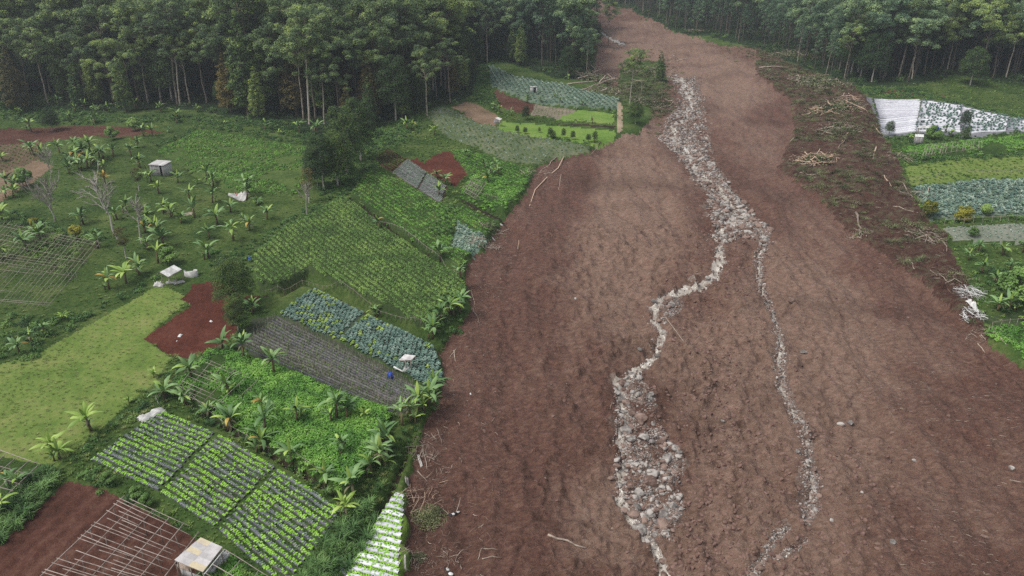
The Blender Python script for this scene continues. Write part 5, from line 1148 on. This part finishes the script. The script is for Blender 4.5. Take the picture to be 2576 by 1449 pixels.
def twig_pile(center, n, R, L, r, label, mat=WOOD, twigs=120, leaf=None, h=1.2, name="branch_pile", cat="branch pile", steep=.6, aim=None):
    if center[0] > 1450: R *= .9; L *= .85; r *= 1.0; h *= .8
    c = at(*center); root = bpy.data.objects.new(name, None); COL.objects.link(root); root.location = c; tag(root, label, cat)
    pr = [log_mesh("branch", L, r, mat, .12) for _ in range(4)]
    for k in range(n):
        a = random.uniform(0, 6.28); q = math.sqrt(random.random()) * R; x = c.x + math.cos(a) * q * 1.3; y = c.y + math.sin(a) * q
        z = float(ground_z(x, y)) - c.z + random.uniform(.05, h) * (1 - q / R * .7)
        link("branch", pr[k % 4], root, loc=(x - c.x, y - c.y, z), rot=(0, random.uniform(-steep, steep), random.uniform(0, 6.28) if aim is None else random.gauss(aim, .35)), scale=random.uniform(.45, 1.1))
    mb = MB()
    for k in range(twigs):
        a = random.uniform(0, 6.28); q = math.sqrt(random.random()) * R * 1.2; x = math.cos(a) * q * 1.3; y = math.sin(a) * q; z = float(ground_z(c.x + x, c.y + y)) - c.z + random.uniform(0, h * .8)
        d = sph(1)[0] * L * random.uniform(.1, .3); d[2] *= .45; p0 = np.array([x, y, z]); mb.tube([p0, p0 + d * .5 + RNG.normal(0, .03, 3) * L * .3, p0 + d], (r * .35, r * .28, r * .12), 3, False)
    tw = link("twigs", mb.mesh("twigs", mat), root); tw["kind"] = "stuff"
    if leaf is not None:
        C = sph(leaf) * np.array([R * 1.3, R * 1.1, h * .8]) * RNG.uniform(.2, 1, leaf)[:, None]; C[:, 2] = np.abs(C[:, 2]); C[:, 2] += ground_z(c.x + C[:, 0], c.y + C[:, 1]) - c.z
        V, T = leaf_quads(C, RNG.normal(size=(leaf, 3)) + (0, 0, .8), .12 * L * RNG.uniform(.5, 1.2, leaf)); f = link("foliage", mesh_np("foliage", V, [T], LM["brush"]), root); f["kind"] = "stuff"
    return root
twig_pile((2100,276), 26, 6.5, 7, .17, "pile of pale splintered trunks over green branches high on the right debris slope", WOODF, 160, 900, 3)
twig_pile((2050,402), 30, 4.6, 5.5, .15, "fan of pale broken trunks lower on the right debris slope", WOODF, 140, 700, 2.2)
twig_pile((2138,262), 12, 4, 5, .12, "tangle of branches right of the higher trunk pile", WOOD, 120, 400, 2)
twig_pile((2140,250), 10, 3, 5, .12, "short pale branches at the upper end of the debris slope", WOODF, 60, None, 2)
twig_pile((2112,330), 14, 5, 6, .13, "dead twisted branches below the higher trunk pile", WOOD, 160, 600, 2)
twig_pile((1498,200), 12, 7, 9, .28, "fallen forest trees with roots behind the upper cabbage field", WOOD, 200, 900, 3.5)
twig_pile((1530,232), 10, 6, 6, .2, "brushwood heap at the end of the upper cabbage field", WOOD, 180, 1200, 2)
twig_pile((1625,185), 8, 7, 6, .18, "olive brushwood at the right end of the island", WOOD, 220, 2200, 3.5)
twig_pile((1645,262), 16, 6, 5, .14, "grey tangle of branches below the island", WOOD, 220, 500, 1.6)
twig_pile((1700,150), 4, 3, 6, .2, "log jam beside the far stream", WOOD, 40, None, 1.5)
twig_pile((1750,80), 4, 5, 7, .25, "pale broken trees at the right forest edge", WOOD, 80, 800, 2)
twig_pile((2010,140), 8, 9, 8, .2, "fallen trees lying in the brush under the right forest", WOOD, 160, 1600, 2.5)
twig_pile((2060,210), 12, 8, 7, .2, "reddish branches heaped at the top of the debris slope", WOOD, 200, 1800, 2.5)
twig_pile((1215,610), 26, 2.4, 2.8, .06, "pale dry canes heaped at the mud edge beside the brassica plot", WOOD, 240, None, .8)
twig_pile((1240,575), 16, 2.2, 2.4, .05, "bent dry stalks above the dry cane heap", WOOD, 200, 200, .7)
twig_pile((1345,440), 12, 2.6, 3.2, .07, "light broken canes at the upper left mud corner", WOOD, 120, None, .6)
twig_pile((1062,1145), 22, 1.3, 1.9, .035, "cane bundle beside the torn plastic at the mud edge", WOOD, 160, None, .6, aim=1.2)
twig_pile((1076,1110), 16, 1.1, 1.3, .03, "crossed canes above the cane bundle", WOOD, 120, None, .5)
twig_pile((1092,1195), 10, 1.6, 1.6, .035, "scattered poles below the torn plastic", WOOD, 100, None, .3)
twig_pile((1022,1395), 14, .8, 1.6, .03, "thin dry stalks lying over the white film edge", WOOD, 100, None, .5, aim=1.4)
twig_pile((1100,1412), 12, 1.6, 1.6, .035, "canes strewn on the mud at the bottom edge", WOOD, 120, None, .2)
twig_pile((2163,592), 10, 1.8, 3.2, .07, "roots at the foot of the standing pale trunk", WOOD, 80, 160, .8, aim=1.5)
twig_pile((2330,590), 12, 3, 4, .1, "broken poles on the debris before the grey mulch plot", WOOD, 160, None, 1)
twig_pile((2305,490), 12, 3, 4, .09, "branches against the right cabbage terrace", WOOD, 160, None, 1)
twig_pile((2268,396), 12, 3, 4.5, .1, "canes at the left end of the right pale meadow", WOOD, 140, 200, 1)
twig_pile((2400,690), 12, 3, 3, .07, "grey dry stalks on the lower right mud edge", WOOD, 160, 200, .8)
twig_pile((2470,850), 14, 1.8, 2.4, .06, "pale poles where the right mud edge meets the vivid crop", WOOD, 100, None, .5)
# uprooted shrub with pale roots
twig_pile((1062,1262), 26, 1.5, 2.6, .035, "uprooted shrub with long pale roots fanning down at the mud edge", WOODF, 120, None, .8, aim=1.1, name="uprooted_shrub", cat="shrub")
twig_pile((1078,1300), 6, 1.6, 1.4, .03, "dark green crown of the uprooted shrub lying on the mud", WOOD, 120, 2600, 1.0, name="fallen_shrub", cat="shrub")
twig_pile((1055,1405), 6, .7, 1.0, .03, "small green uprooted bush at the bottom mud edge", WOOD, 60, 900, .7, name="fallen_bush", cat="bush")
# rubbish line on the right edge: white plastic and poles
twig_pile((2440,740), 34, 1.8, 3.0, .07, "bleached white poles and torn plastic heaped at the right mud edge", WHITE, 200, None, 1.4, aim=1.7)
twig_pile((2448,790), 26, 1.4, 2.6, .07, "lower end of the bleached pole heap at the right mud edge", WHITE, 140, None, 1.2, aim=1.5)
# brush and splinters spread over the debris slope and the mud margins
BR = [blades("brush", 40, 1.4, .05, 1.3, LM["dry"], 1.3, 1.1) for _ in range(2)] + [blades("brush", 44, 1.3, .07, 1.3, LM["brush"], 1.3, 1.1) for _ in range(3)] + [tuft("brush_leaves", 80, 1.3, .5, .26, LM["brush"]) for _ in range(3)]
P = scatter_px(DEBRIS, 1.25, .5, ["debris_slope"]); dpx, dpy = plane_px(P[:, 0], P[:, 1])
w = np.clip(fbm(P[:, 0] * .1, P[:, 1] * .1, 3, 91) * 3.0 + .22 + (dpx < 2130) * (dpy < 300) * .9 + np.exp(-((dpx - 2100) / 50) ** 2 - ((dpy - 345) / 50) ** 2) * .8 + np.exp(-((dpx - 2170) / 70) ** 2 - ((dpy - 480) / 60) ** 2) * .8, 0, 1)
scatter("fallen_brush", BR, P[RNG.random(len(P)) < w * .8], "dried branches and foliage strewn over the right debris slope", (.4, 1.1), tilt=.3)
P = np.concatenate([mud_pts(800, 1640, 205, 34, 36, ("grass_ground", "landslide_mud")), mud_pts(400, 1570, 225, 40, 18, ("grass_ground", "landslide_mud")), mud_pts(300, 1980, 130, 60, 14), mud_pts(160, 1660, 270, 30, 14), mud_pts(140, 1940, 110, 50, 10)])
scatter("island_brush", BR, P, "brushwood on the small island and the upper mud edge", (.35, 1.0), tilt=.3)
STW = [log_mesh("splinter", 1.0, .02, WOODM, .35, 4, 4) for _ in range(5)] + [log_mesh("splinter", .6, .035, WOOD, .3, 4, 4) for _ in range(2)]
LEFT_M = [(1480,378),(1345,430),(1235,580),(1185,645),(1170,700),(1180,770),(1098,880),(1115,960),(1050,1100),(1014,1240),(1022,1500),(1230,1500),(1260,1240),(1260,1000),(1250,800),(1300,620),(1420,430)]
P = np.concatenate([scatter_px(LEFT_M, .8, .5, ["landslide_mud"]), scatter_px(LEFT_M, 1.3, .5, ["landslide_mud"])[::2]])
gx = np.array([dist_line(P[:, 0], P[:, 1], world_line([(1480,378),(1345,430),(1235,580),(1170,700),(1180,770),(1098,880),(1115,960),(1050,1100),(1014,1240),(1022,1500)]))[0]])[0]
k = RNG.random(len(P)) < np.exp(-gx / 4.5) * .75 + .28
scatter("edge_splinters", STW, P[k], "sticks and splinters strewn along the left mud margin", (.3, 1.3), tilt=.25, zoff=.04)
P = scatter_px([(1100,380),(2576,380),(2576,1500),(1020,1500)], 1.25, .5, ["landslide_mud"]); pf = fbm(P[:, 0] * .12, P[:, 1] * .12, 3, 95); P = P[(pf > -.02) & (RNG.random(len(P)) < .6)]
scatter("mud_splinters", STW, P, "small pale splinters and stones on the mudflow surface", (.2, .8), tilt=.3, zoff=.02)
scatter("debris_splinters", STW, scatter_px(DEBRIS, 2.0, .5, ["debris_slope"]), "splintered wood over the debris slope", (.4, 1.7), tilt=.3, zoff=.1)
P = scatter_px([(2150,780),(2480,900),(2576,960),(2700,1100),(2700,1500),(2250,1500),(2250,1100),(2120,860)], .75, .5, ["landslide_mud"]); pf = fbm(P[:, 0] * .15, P[:, 1] * .3, 3, 96) + .1 * (plane_px(P[:, 0], P[:, 1])[1] > 1300)
scatter("right_splinters", STW, P[(pf > .02)], "pale streaks of splintered wood and chips across the lower right mud", (.3, 1.05), rotz=-.25, tilt=.2, zoff=.02)
# single chunks on the mud
CH = [((1818,1060),.6,"pale split block on the mud right of the gravel bar"),((2115,1068),.8,"left of two pale torn stumps on the right mud"),((2140,1066),.9,"right of two pale torn stumps on the right mud"),((1610,885),.8,"pale upright block left of the main stream"),((2022,888),1.0,"lone angular pale block right of the thin stream"),((2300,1160),.5,"small pale rock on a dark mud patch"),((1992,758),1.2,"broken log butt beside the thin right stream"),((1944,780),.8,"fan shaped root stump beside the thin right stream"),((2092,1310),.5,"pale stone in a small mud hollow"),((2168,1240),.45,"small white stone on the right mud"),((1448,752),.5,"pale stone on the left mud"),((2545,1180),.7,"row of pale splinters near the right frame edge"),((2245,1365),.6,"small grey block near the bottom right"),((1920,1330),.0,""),((2478,1352),.6,"pale torn block at the bottom right"),((1540,1330),.4,"small pale stone left of the lower stream")]
for k, ((a, b_), s, lb) in enumerate(CH):
    if s: tag(link("rock", RK[k % 8], None, at(a, b_) + Vector((0, 0, s * .12)), (random.uniform(-.4, .4), random.uniform(-.4, .4), random.uniform(0, 6)), s), lb, "rock")

# ------------------------------------------------------------------ bare trees, shrubs
PR["bare"] = [bare_proto(9, 3.2, BARKG), bare_proto(12, 2.8, BARKG, .45), bare_proto(11, 2.4, BARKG, .5)]
PR["yel"] = [round_proto(2.6, 1.3, BARKD, LM["yellow"], .22, 60, .15)]
PR["olive"] = [round_proto(3.2, 1.7, BARKD, LM["crop"], .3, 40, .15)]
PR["young"] = [round_proto(7.5, 1.9, BARKG, LM["rust"], .26, 14, .35)]
tree("bare", "bare_tree", at(137, 557), 1.0, 0, .6, "leafless grey tree with a wide fan of twigs at the left of the orchard")
r = tree("bare", "bare_tree", at(296, 600), 1.05, 1, 2.8, "leafless grey tree leaning left in the middle of the orchard"); r.rotation_euler = (-.05, -.3, .0)
tree("bare", "bare_tree", at(357, 612), .82, 2, 1.0, "thin leafless tree with few branches right of the leaning one")
tree("bare", "bare_tree", at(772, 540), .62, 2, 1.0, "slim bare stem left of the dark front trees")
tree("bare", "bare_tree", at(125, 430), .55, 0, 1.0, "small bare tree on the sandy patch at the left")
tree("young", "sapling", at(318, 650), .8, 0, 1, "sparse olive sapling right of the leaning bare tree")
tree("young", "sapling", at(350, 480), .7, 0, 2, "reddish olive sapling above the bare trees")
tree("young", "sapling", at(778, 510), 1.0, 0, 3, "thin leafed sapling left of the dark front trees")
for a, b_, s, kd, lb in ((193,601,1.0,"yel","round yellow shrub in the dark hedge below the bare trees"),(90,575,.85,"yel","orange yellow shrub left of the round yellow shrub"),(2336,546,1.3,"yel","left of two yellow green shrubs by the right cabbages"),(2422,552,1.4,"yel","right of two yellow green shrubs by the right cabbages"),
 (60,470,1.3,"olive","olive bush on the sandy patch at the left"),(340,330,1.2,"olive","olive shrub on the brown soil strip"),(2345,352,1.2,"olive","yellow green bush right of the small white hut"),(285,352,1.1,"olive","grey green bush below the brown soil strip"),(2550,760,1.8,"olive","brownish round tree at the right frame edge"),(200,392,1.2,"olive","shrub among bananas left of the grey shack"),(276,1218,.5,"olive","small spiky plant at the corner of the lettuce field"),(348,1255,.5,"olive","middle spiky plant beside the bamboo trellis"),(372,1275,.5,"olive","lowest spiky plant beside the bamboo trellis"),(430,665,1.0,"olive","dark bush behind the white roofed shelter"),(2480,540,.7,"olive","low bush at the foot of the right cabbages"),(2446,596,.6,"olive","small bush on the grey mulch plot")):
    tree(kd, "shrub", at(a, b_), s, 0, None, lb, None, "shrub")
for k, (a, b_, s) in enumerate(((1301.3,335,.9),(1321,337,.9),(1357,334,.6),(1384,346,1.1),(1391,351,1.1),(1417,350,1.0),(1441,354,1.0),(1480,357,1.0),(1496,356,1.1))):
    tree("dark", "shrub", at(a, b_), .14 * s, k, None, "small dark conical shrub below the bright lawn, %s from the left" % ordinal(k), "shrubs below the bright lawn", "shrub")

# ------------------------------------------------------------------ sheds and rubbish
def slab(name, pts, mat, th, parent):
    mb = MB(); mb.quad_slab([tuple(p) for p in pts], th); return link(name, mb.mesh(name, mat), parent)
def corrugated(name, A, B, C_, D_, mat, parent, amp=.025, n=14, th=.01):
    """sheet whose waves run along A->B"""
    V = []; 
    nrm = (B - A).cross(D_ - A).normalized(); nrm = nrm if nrm.z > 0 else -nrm
    for i in range(n + 1):
        t = i / n; a = A.lerp(D_, t); b_ = B.lerp(C_, t); o = nrm * (amp if i % 2 else -amp); V += [a + o, b_ + o, a + o - nrm * th, b_ + o - nrm * th]
    F = []
    for i in range(n):
        k = i * 4; F += [(k, k + 1, k + 5, k + 4), (k + 2, k + 6, k + 7, k + 3)]
    F += [(0, 2, 3, 1), (n * 4, n * 4 + 1, n * 4 + 3, n * 4 + 2)]
    return link(name, mesh_np(name, np.array([tuple(v) for v in V]), [np.array(F)], mat), parent)
def rod(name, a, b_, r, mat, parent, n=5):
    mb = MB(); mb.tube([tuple(a), tuple(b_)], r, n); return link(name, mb.mesh(name, mat), parent)
def shed(name, label, corners, hs, nx, ny, mats, cat="shed", posts=True, back=None):
    P = [at(c[0], c[1], h) for c, h in zip(corners, hs)]; g = sum(P, Vector()) / 4; g.z = float(ground_z(g.x, g.y))
    root = bpy.data.objects.new(name, None); COL.objects.link(root); root.location = g; tag(root, label, cat); A, B, C_, D_ = [p - g for p in P]
    k = 0
    for i in range(nx):
        for j in range(ny):
            f = lambda s, t: (A.lerp(B, s)).lerp(D_.lerp(C_, s), t)
            s0, s1, t0, t1 = i / nx - .01, (i + 1) / nx + .01, j / ny - .012, (j + 1) / ny + .012; o = Vector((0, 0, .012 * ((i + j) % 2) + .012 * (j % 2)))
            corrugated("roof_sheet", f(s0, t0) + o, f(s1, t0) + o, f(s1, t1) + o, f(s0, t1) + o, mats[k % len(mats)], root); k += 1
    if posts:
        for q in (A, B, C_, D_, (A + B) / 2, (C_ + D_) / 2):
            c = (A + B + C_ + D_) / 4; q2 = q.lerp(c, .08); z = float(ground_z(g.x + q2.x, g.y + q2.y)) - g.z; rod("post", (q2.x, q2.y, z - .2), (q2.x, q2.y, q2.z - .05), .05, WOOD, root)
        for a, b_ in ((A, B), (B, C_), (C_, D_), (D_, A)): rod("beam", a.lerp(b_, .03) - Vector((0, 0, .08)), a.lerp(b_, .97) - Vector((0, 0, .08)), .04, WOOD, root)
    return root, g, (A, B, C_, D_)
r, g, (A, B, C_, D_) = shed("tin_roofed_shed", "open field shed under pale yellowish roofing sheets beside the bamboo trellis", [(505,1352),(559,1376),(510,1438),(440,1408)], (2.3, 2.0, 2.0, 2.3), 2, 5, [TINY, TIN, TINY, TIN, TIN, TIN, TIN, TIN, TIN, TINY])
for a, b_ in ((D_, C_),):
    lo = lambda q: Vector((q.x, q.y, float(ground_z(g.x + q.x, g.y + q.y)) - g.z))
    P0, P1 = lo(a.lerp(A, .1)), lo(b_.lerp(B, .1)); slab("wall_board", [P0 + Vector((0, 0, .1)), P1 + Vector((0, 0, .1)), P1 + Vector((0, 0, .9)), P0 + Vector((0, 0, .9))], GREYW, .05, r)
rod("white_gutter_pipe", C_ + Vector((.12, -.05, -.25)), B + Vector((.2, -.05, -.25)), .06, WHITE, r)
TORN = plain_mat("dirty_translucent_plastic", (.55, .52, .49), (.3, .26, .23), .5, 2)
def px_right(c): return c[0] < 1100
def crumple(name, center, sx, sy, hgt, mat, label, cat, rz=0, n=12, h0=.02):
    if name == "torn_plastic": sx *= .38; sy *= .7; hgt *= .6; n = 16; mat = TORN if px_right(center) else mat
    c = at(*center); u = np.linspace(-1, 1, n); U, Wv = np.meshgrid(u, u); rr = np.clip(1.15 - np.maximum(np.abs(U), np.abs(Wv)) ** 3, 0, 1)
    x = U * sx / 2 * (1 + RNG.normal(0, .07, U.shape)); y = Wv * sy / 2 * (1 + RNG.normal(0, .07, U.shape)); cr, sr = math.cos(rz), math.sin(rz); X_ = x * cr - y * sr; Y_ = x * sr + y * cr
    z = ground_z(c.x + X_, c.y + Y_) - c.z + h0 + rr * hgt * (.35 + np.abs(fbm(U * 2.5 + c.x, Wv * 2.5, 3, 7)) * 1.9)
    V = np.stack([X_, Y_, z], -1).reshape(-1, 3); V2 = V.copy(); V2[:, 2] -= .03; k = np.arange(n * n).reshape(n, n)
    Qd = np.stack([k[:-1, :-1], k[:-1, 1:], k[1:, 1:], k[1:, :-1]], -1).reshape(-1, 4)
    return tag(link(name, mesh_np(name, np.concatenate([V, V2]), [Qd, Qd[:, ::-1] + n * n], mat, True), None, c), label, cat)
for k, (a, b_, s, rz) in enumerate(((556,1412,1.6,.9),(548,1424,1.6,.8),(538,1437,1.5,.9),(562,1402,1.2,.9))):
    crumple("plastic_sack", (a, b_), s, .5, .5, WHITE, "%s white plastic sack in the row along the tin roofed shed" % ["second", "third", "lowest", "uppermost"][k], "sack", rz)
crumple("cane_bundle", (468,1424), 1.6, .9, .5, WOOD, "heap of pale canes at the front of the tin roofed shed", "cane heap", -.4)
crumple("dark_tarpaulin", (462,1416), 1.2, .8, .7, DARKM, "dark bundle under the front edge of the tin roofed shed", "bundle", -.4)
# white roofed shelter
r, g, cs = shed("white_roofed_shelter", "open shelter with a white four panel roof beside the red soil plot", [(402.2,684.2),(437.2,666.7),(457.1,678),(423.6,696.5)], (2.6, 2.6, 2.1, 2.1), 4, 1, [WHITE])
A, B, C_, D_ = cs; E = A + (A - D_) * .55 + Vector((0, 0, -.9)); F_ = B + (B - C_) * .55 + Vector((0, 0, -.9)); corrugated("roof_sheet", A, B, F_, E, GREYW, r)
# white tank
c = at(482, 694); root = bpy.data.objects.new("water_tank", None); COL.objects.link(root); root.location = c; tag(root, "white plastic tub with a notched rim beside the shelter", "tub")
mb = MB(); ns = 20; V = []
for k in range(ns):
    a = k / ns * 6.283; hh = 1.0 - (.35 if 4 < k < 9 else 0); V += [(math.cos(a) * 1.15, math.sin(a) * .7, -.1), (math.cos(a) * 1.15, math.sin(a) * .7, hh), (math.cos(a) * 1.05, math.sin(a) * .6, hh), (math.cos(a) * 1.05, math.sin(a) * .6, .05)]
Qd = [(k * 4 + j, ((k + 1) % ns) * 4 + j, ((k + 1) % ns) * 4 + j + 1, k * 4 + j + 1) for k in range(ns) for j in range(3)]
mb.add(V, Qd); link("wall", mb.mesh("wall", WHITE, False), root); mb = MB(); mb.add([(math.cos(k / ns * 6.283) * 1.06, math.sin(k / ns * 6.283) * .61, .08) for k in range(ns)] + [(0, 0, .08)], None, [(k, (k + 1) % ns, ns) for k in range(ns)]); link("floor_plate", mb.mesh("floor_plate", GREYW), root)
crumple("plastic_sack", (400,718), 1.6, .9, .55, WHITE, "white sack heap in front of the white roofed shelter", "sack")
crumple("plastic_sheet", (432,712), 2.0, .5, .4, WHITE, "crumpled white sheet strip left of centre in front of the shelter", "plastic sheet", .1)
crumple("plastic_sheet", (452,712), 1.6, .5, .4, WHITE, "crumpled white sheet strip at the right in front of the shelter", "plastic sheet", .6)
crumple("plastic_sheet", (383,1046), 3.0, 1.2, .5, WHITE, "white plastic sheet heap at the top corner of the lettuce field", "plastic sheet", .75)
c = [at(389,985), at(391,1000), at(398,1015), at(404,1027)]; mb = MB(); mb.tube([tuple(q - c[0] + Vector((0, 0, .15))) for q in c], .035, 5); tag(link("hose", mb.mesh("hose", GREYW), None, c[0]), "pale hose running down to the white sheet at the lettuce field", "hose")
# grey shack
c = at(408, 438); root = bpy.data.objects.new("grey_shack", None); COL.objects.link(root); root.location = c; root.rotation_euler = (0, 0, -.3); root.scale = (.72, .72, .95); tag(root, "weathered grey board shack with a pale roof on the edge of the bean field", "shack")
W_, D__, Hh = 5.6, 3.6, 2.9
n = 14
for k in range(n):
    x = -W_ / 2 + (k + .5) * W_ / n
    if k in (10, 11): continue
    mb = MB(); mb.box((x, -D__ / 2, Hh / 2 - .2), (W_ / n - .03, .05, Hh)); link("wall_board", mb.mesh("wall_board", GREYW), root)
for k in range(9):
    for sx in (-1, 1): mb = MB(); mb.box((sx * W_ / 2, -D__ / 2 + (k + .5) * D__ / 9, Hh / 2 - .2), (.05, D__ / 9 - .03, Hh)); link("wall_board", mb.mesh("wall_board", GREYW if sx < 0 else TIN), root)
mb = MB(); mb.box((0, D__ / 2, Hh / 2 - .2), (W_, .05, Hh)); link("back_wall", mb.mesh("back_wall", GREYW), root)
mb = MB(); mb.box((-W_ / 2 + 11 * W_ / n, -D__ / 2, 2.3), (2 * W_ / n, .06, .6)); link("door_lintel", mb.mesh("door_lintel", DARKM), root)
for k in range(5): corrugated("roof_sheet", Vector((-W_ / 2 - .2 + k * 1.2, -D__ / 2 - .3, Hh - .35)), Vector((-W_ / 2 - .2 + k * 1.2, D__ / 2 + .2, Hh + .25)), Vector((-W_ / 2 + 1.03 + k * 1.2, D__ / 2 + .2, Hh + .25)), Vector((-W_ / 2 + 1.03 + k * 1.2, -D__ / 2 - .3, Hh - .35)), TIN, root)
crumple("rubbish_heap", (601,502), 4.2, 1.6, 1.0, WHITE, "heap of white and pink rubbish bags in the orchard", "rubbish heap", -.2)
crumple("pink_bags", (592,499), 1.8, 1.0, .9, PINK, "faded pink bags on the left side of the orchard rubbish heap", "bag", -.2)
crumple("pale_leaf_litter", (467,540), 2.6, .9, .3, WOOD, "pale heap of dead banana leaves on the orchard grass", "leaf heap", .2)
# shelter in the cabbages
r, g, cs = shed("tarpaulin_shelter", "low shelter with a torn white tarpaulin roof in the blue green cabbages", [(1019,891),(1046,894),(1034,906),(1003,906)], (2.0, 2.0, 1.6, 1.6), 2, 1, [WHITE, TIN])
put_log((991,923), (1014,935), .14, "thick white pipe lying at the front of the tarpaulin shelter", WHITE, name="pipe", cat="pipe", h=(.7, .5))
crumple("white_box", (1023,932), 1.0, .6, .5, WHITE, "small white box beside the thick white pipe", "box", .8)
def drum(px, py, r, h, mat, label, cat):
    c = at(px, py); mb = MB(); mb.tube([(0, 0, -.05), (0, 0, .03), (0, 0, h * .33), (0, 0, h * .35), (0, 0, h * .37), (0, 0, h * .66), (0, 0, h * .68), (0, 0, h * .7), (0, 0, h)], [r, r, r, r * 1.05, r, r, r * 1.05, r, r * .97], 14); return tag(link("plastic_drum", mb.mesh("plastic_drum", mat, False), None, c), label, cat)
drum(983, 953, .3, .9, BLUE, "dark blue plastic drum standing in the grey mulch plot", "drum")
drum(630, 657, .28, .8, BLUE, "blue plastic drum in the bushes above the big dark tree", "drum")
drum(2356, 330, .5, 1.2, BLUE, "blue drum under the long white roof in the right fields", "drum")
r, g, cs = shed("long_field_shelter", "long low shelter with a white sheet roof at the foot of the white film field", [(2308,322),(2312,317.5),(2356,315),(2355.5,321.5)], (2.6, 2.6, 2.6, 2.4), 1, 5, [WHITE])
r, g, cs = shed("white_roofed_hut", "small hut with a white tin roof below the white film field", [(2302.5,337),(2324,338),(2324,344.6),(2301.6,344)], (2.6, 2.6, 2.2, 2.2), 3, 1, [WHITE])
A, B, C_, D_ = cs
for a, b_ in ((D_, C_), (C_, B)):
    for k in range(6):
        p0, p1 = a.lerp(b_, k / 6 + .01), a.lerp(b_, (k + 1) / 6 - .01); z0 = float(ground_z(g.x + p0.x, g.y + p0.y)) - g.z - .1
        slab("wall_board", [(p0.x, p0.y, z0), (p1.x, p1.y, z0), (p1.x, p1.y, p1.z - .12), (p0.x, p0.y, p0.z - .12)], GREYW, .05, r)
r, g, cs = shed("pale_roofed_hut", "tiny hut with a pale slanting roof at the left end of the bright lawn", [(1252,294),(1263,298.5),(1257.6,302.5),(1245.4,297)], (2.4, 2.4, 2.0, 2.0), 3, 1, [TIN])
crumple("grey_bundle", (1251,308), 2.0, 1.2, 1.0, GREYW, "grey bundle of sheets under the pale roofed hut", "bundle")
c = at(1343, 234); root = bpy.data.objects.new("white_booth", None); COL.objects.link(root); root.location = c; tag(root, "small white booth with a dark doorway in the upper cabbage field", "booth")
for x0, x1 in ((-1.2, -.1), (.75, 1.2)): mb = MB(); mb.box(((x0 + x1) / 2, 0, .9), (x1 - x0, .1, 2.0)); link("wall", mb.mesh("wall", WHITE), root)
mb = MB(); mb.box((0, .55, 2.0), (2.6, 1.4, .12)); link("roof", mb.mesh("roof", WHITE), root)
for sx in (-1.15, 1.15): mb = MB(); mb.box((sx, .6, .9), (.1, 1.1, 2.0)); link("side_wall", mb.mesh("side_wall", WHITE), root)
mb = MB(); mb.box((0, 1.15, .9), (2.3, .08, 2.0)); link("back_wall", mb.mesh("back_wall", GREYW), root)
# white specks on the red soil, cloth and sacks on the mud
for (a, b_, s, lb) in ((453,845,.45,"larger white bag on the red soil plot"),(531,809,.32,"smaller white bag on the upper right of the red soil plot"),(445,858,.14,"tiny white scrap below the larger bag on the red soil"),(771,428,.35,"white scrap on the bean field near the dark trees"),(1242,603,.4,"white scrap on the mud right of the brassica plot"),(1262,568,.35,"upper white scrap on the mud right of the brassica plot"),(1184,991,.22,"white scrap on the mud beside the climbing crop"),(1152,1023,.0,""),(1184,992,.0,"")):
    if s: crumple("white_scrap", (a, b_), s * 1.6, s, s * .6, WHITE, lb, "scrap", random.uniform(0, 3), 6)
crumple("torn_plastic", (1024,1212), 1.0, 1.3, .6, WHITE, "torn translucent white plastic hanging on the mud edge", "plastic sheet", .2)
crumple("torn_plastic", (1056,1160), .7, 2.6, .5, WHITE, "strip of white plastic wound through the cane bundle", "plastic sheet", .35)
crumple("torn_plastic", (1020,1420), .5, 1.6, .3, WHITE, "strip of plastic along the mud end of the white film beds", "plastic sheet", .1)
crumple("torn_plastic", (2446,770), 1.2, 3.4, 1.2, WHITE, "bleached plastic sheet draped over the pole heap at the right mud edge", "plastic sheet", .2)
def cloth(px, py, rz, label, L=1.2):
    c = at(px, py); root = bpy.data.objects.new("cloth_bundle", None); COL.objects.link(root); root.location = c; root.rotation_euler = (0, 0, rz); tag(root, label, "cloth")
    for k in range(4):
        me = rock_mesh("fold", WHITE if k % 2 else DARKM, 2); link("fold", me, root, loc=((k - 1.5) * L * .24, random.uniform(-.05, .05), .1), rot=(0, 0, random.uniform(-.5, .5)), scale=(L * .36, L * .34, L * .26))
cloth(1143, 1294, .5, "black and white cloth bundle on the mud beside a slanting pole")
cloth(1128, 1438, -.9, "black and white cloth bundle at the bottom edge of the mud", 1.4)
rod_ = put_log((1147,1291), (1158,1252), .035, "pale pole slanting up from the black and white cloth bundle", WOOD, h=(.2, .5))

# ------------------------------------------------------------------ haze: one box of air around everything
mb = MB(); mb.box((0, 700, 140), (1000, 2200, 800)); 
bb = [(-3000, -160), (3000, 3400)]
V = np.array([(x, y, z) for x in (-2600, 2600) for y in (-140, 1600) for z in (-60, 290)], float)
me = mesh_np("haze", V, [np.array([(0, 1, 3, 2), (4, 6, 7, 5), (0, 4, 5, 1), (2, 3, 7, 6), (0, 2, 6, 4), (1, 5, 7, 3)])])
hm = bpy.data.materials.new("haze"); hm.use_nodes = True; nt = hm.node_tree; nt.nodes.remove(nt.nodes["Principled BSDF"])
pv = nt.nodes.new("ShaderNodeVolumePrincipled"); pv.inputs["Color"].default_value = (.80, .88, .95, 1); pv.inputs["Density"].default_value = .0003; pv.inputs["Anisotropy"].default_value = .2
nt.links.new(pv.outputs[0], nt.nodes["Material Output"].inputs["Volume"]); me.materials.append(hm)
tag(link("haze", me), "thin pale haze in the air over the valley", None, None, "stuff")
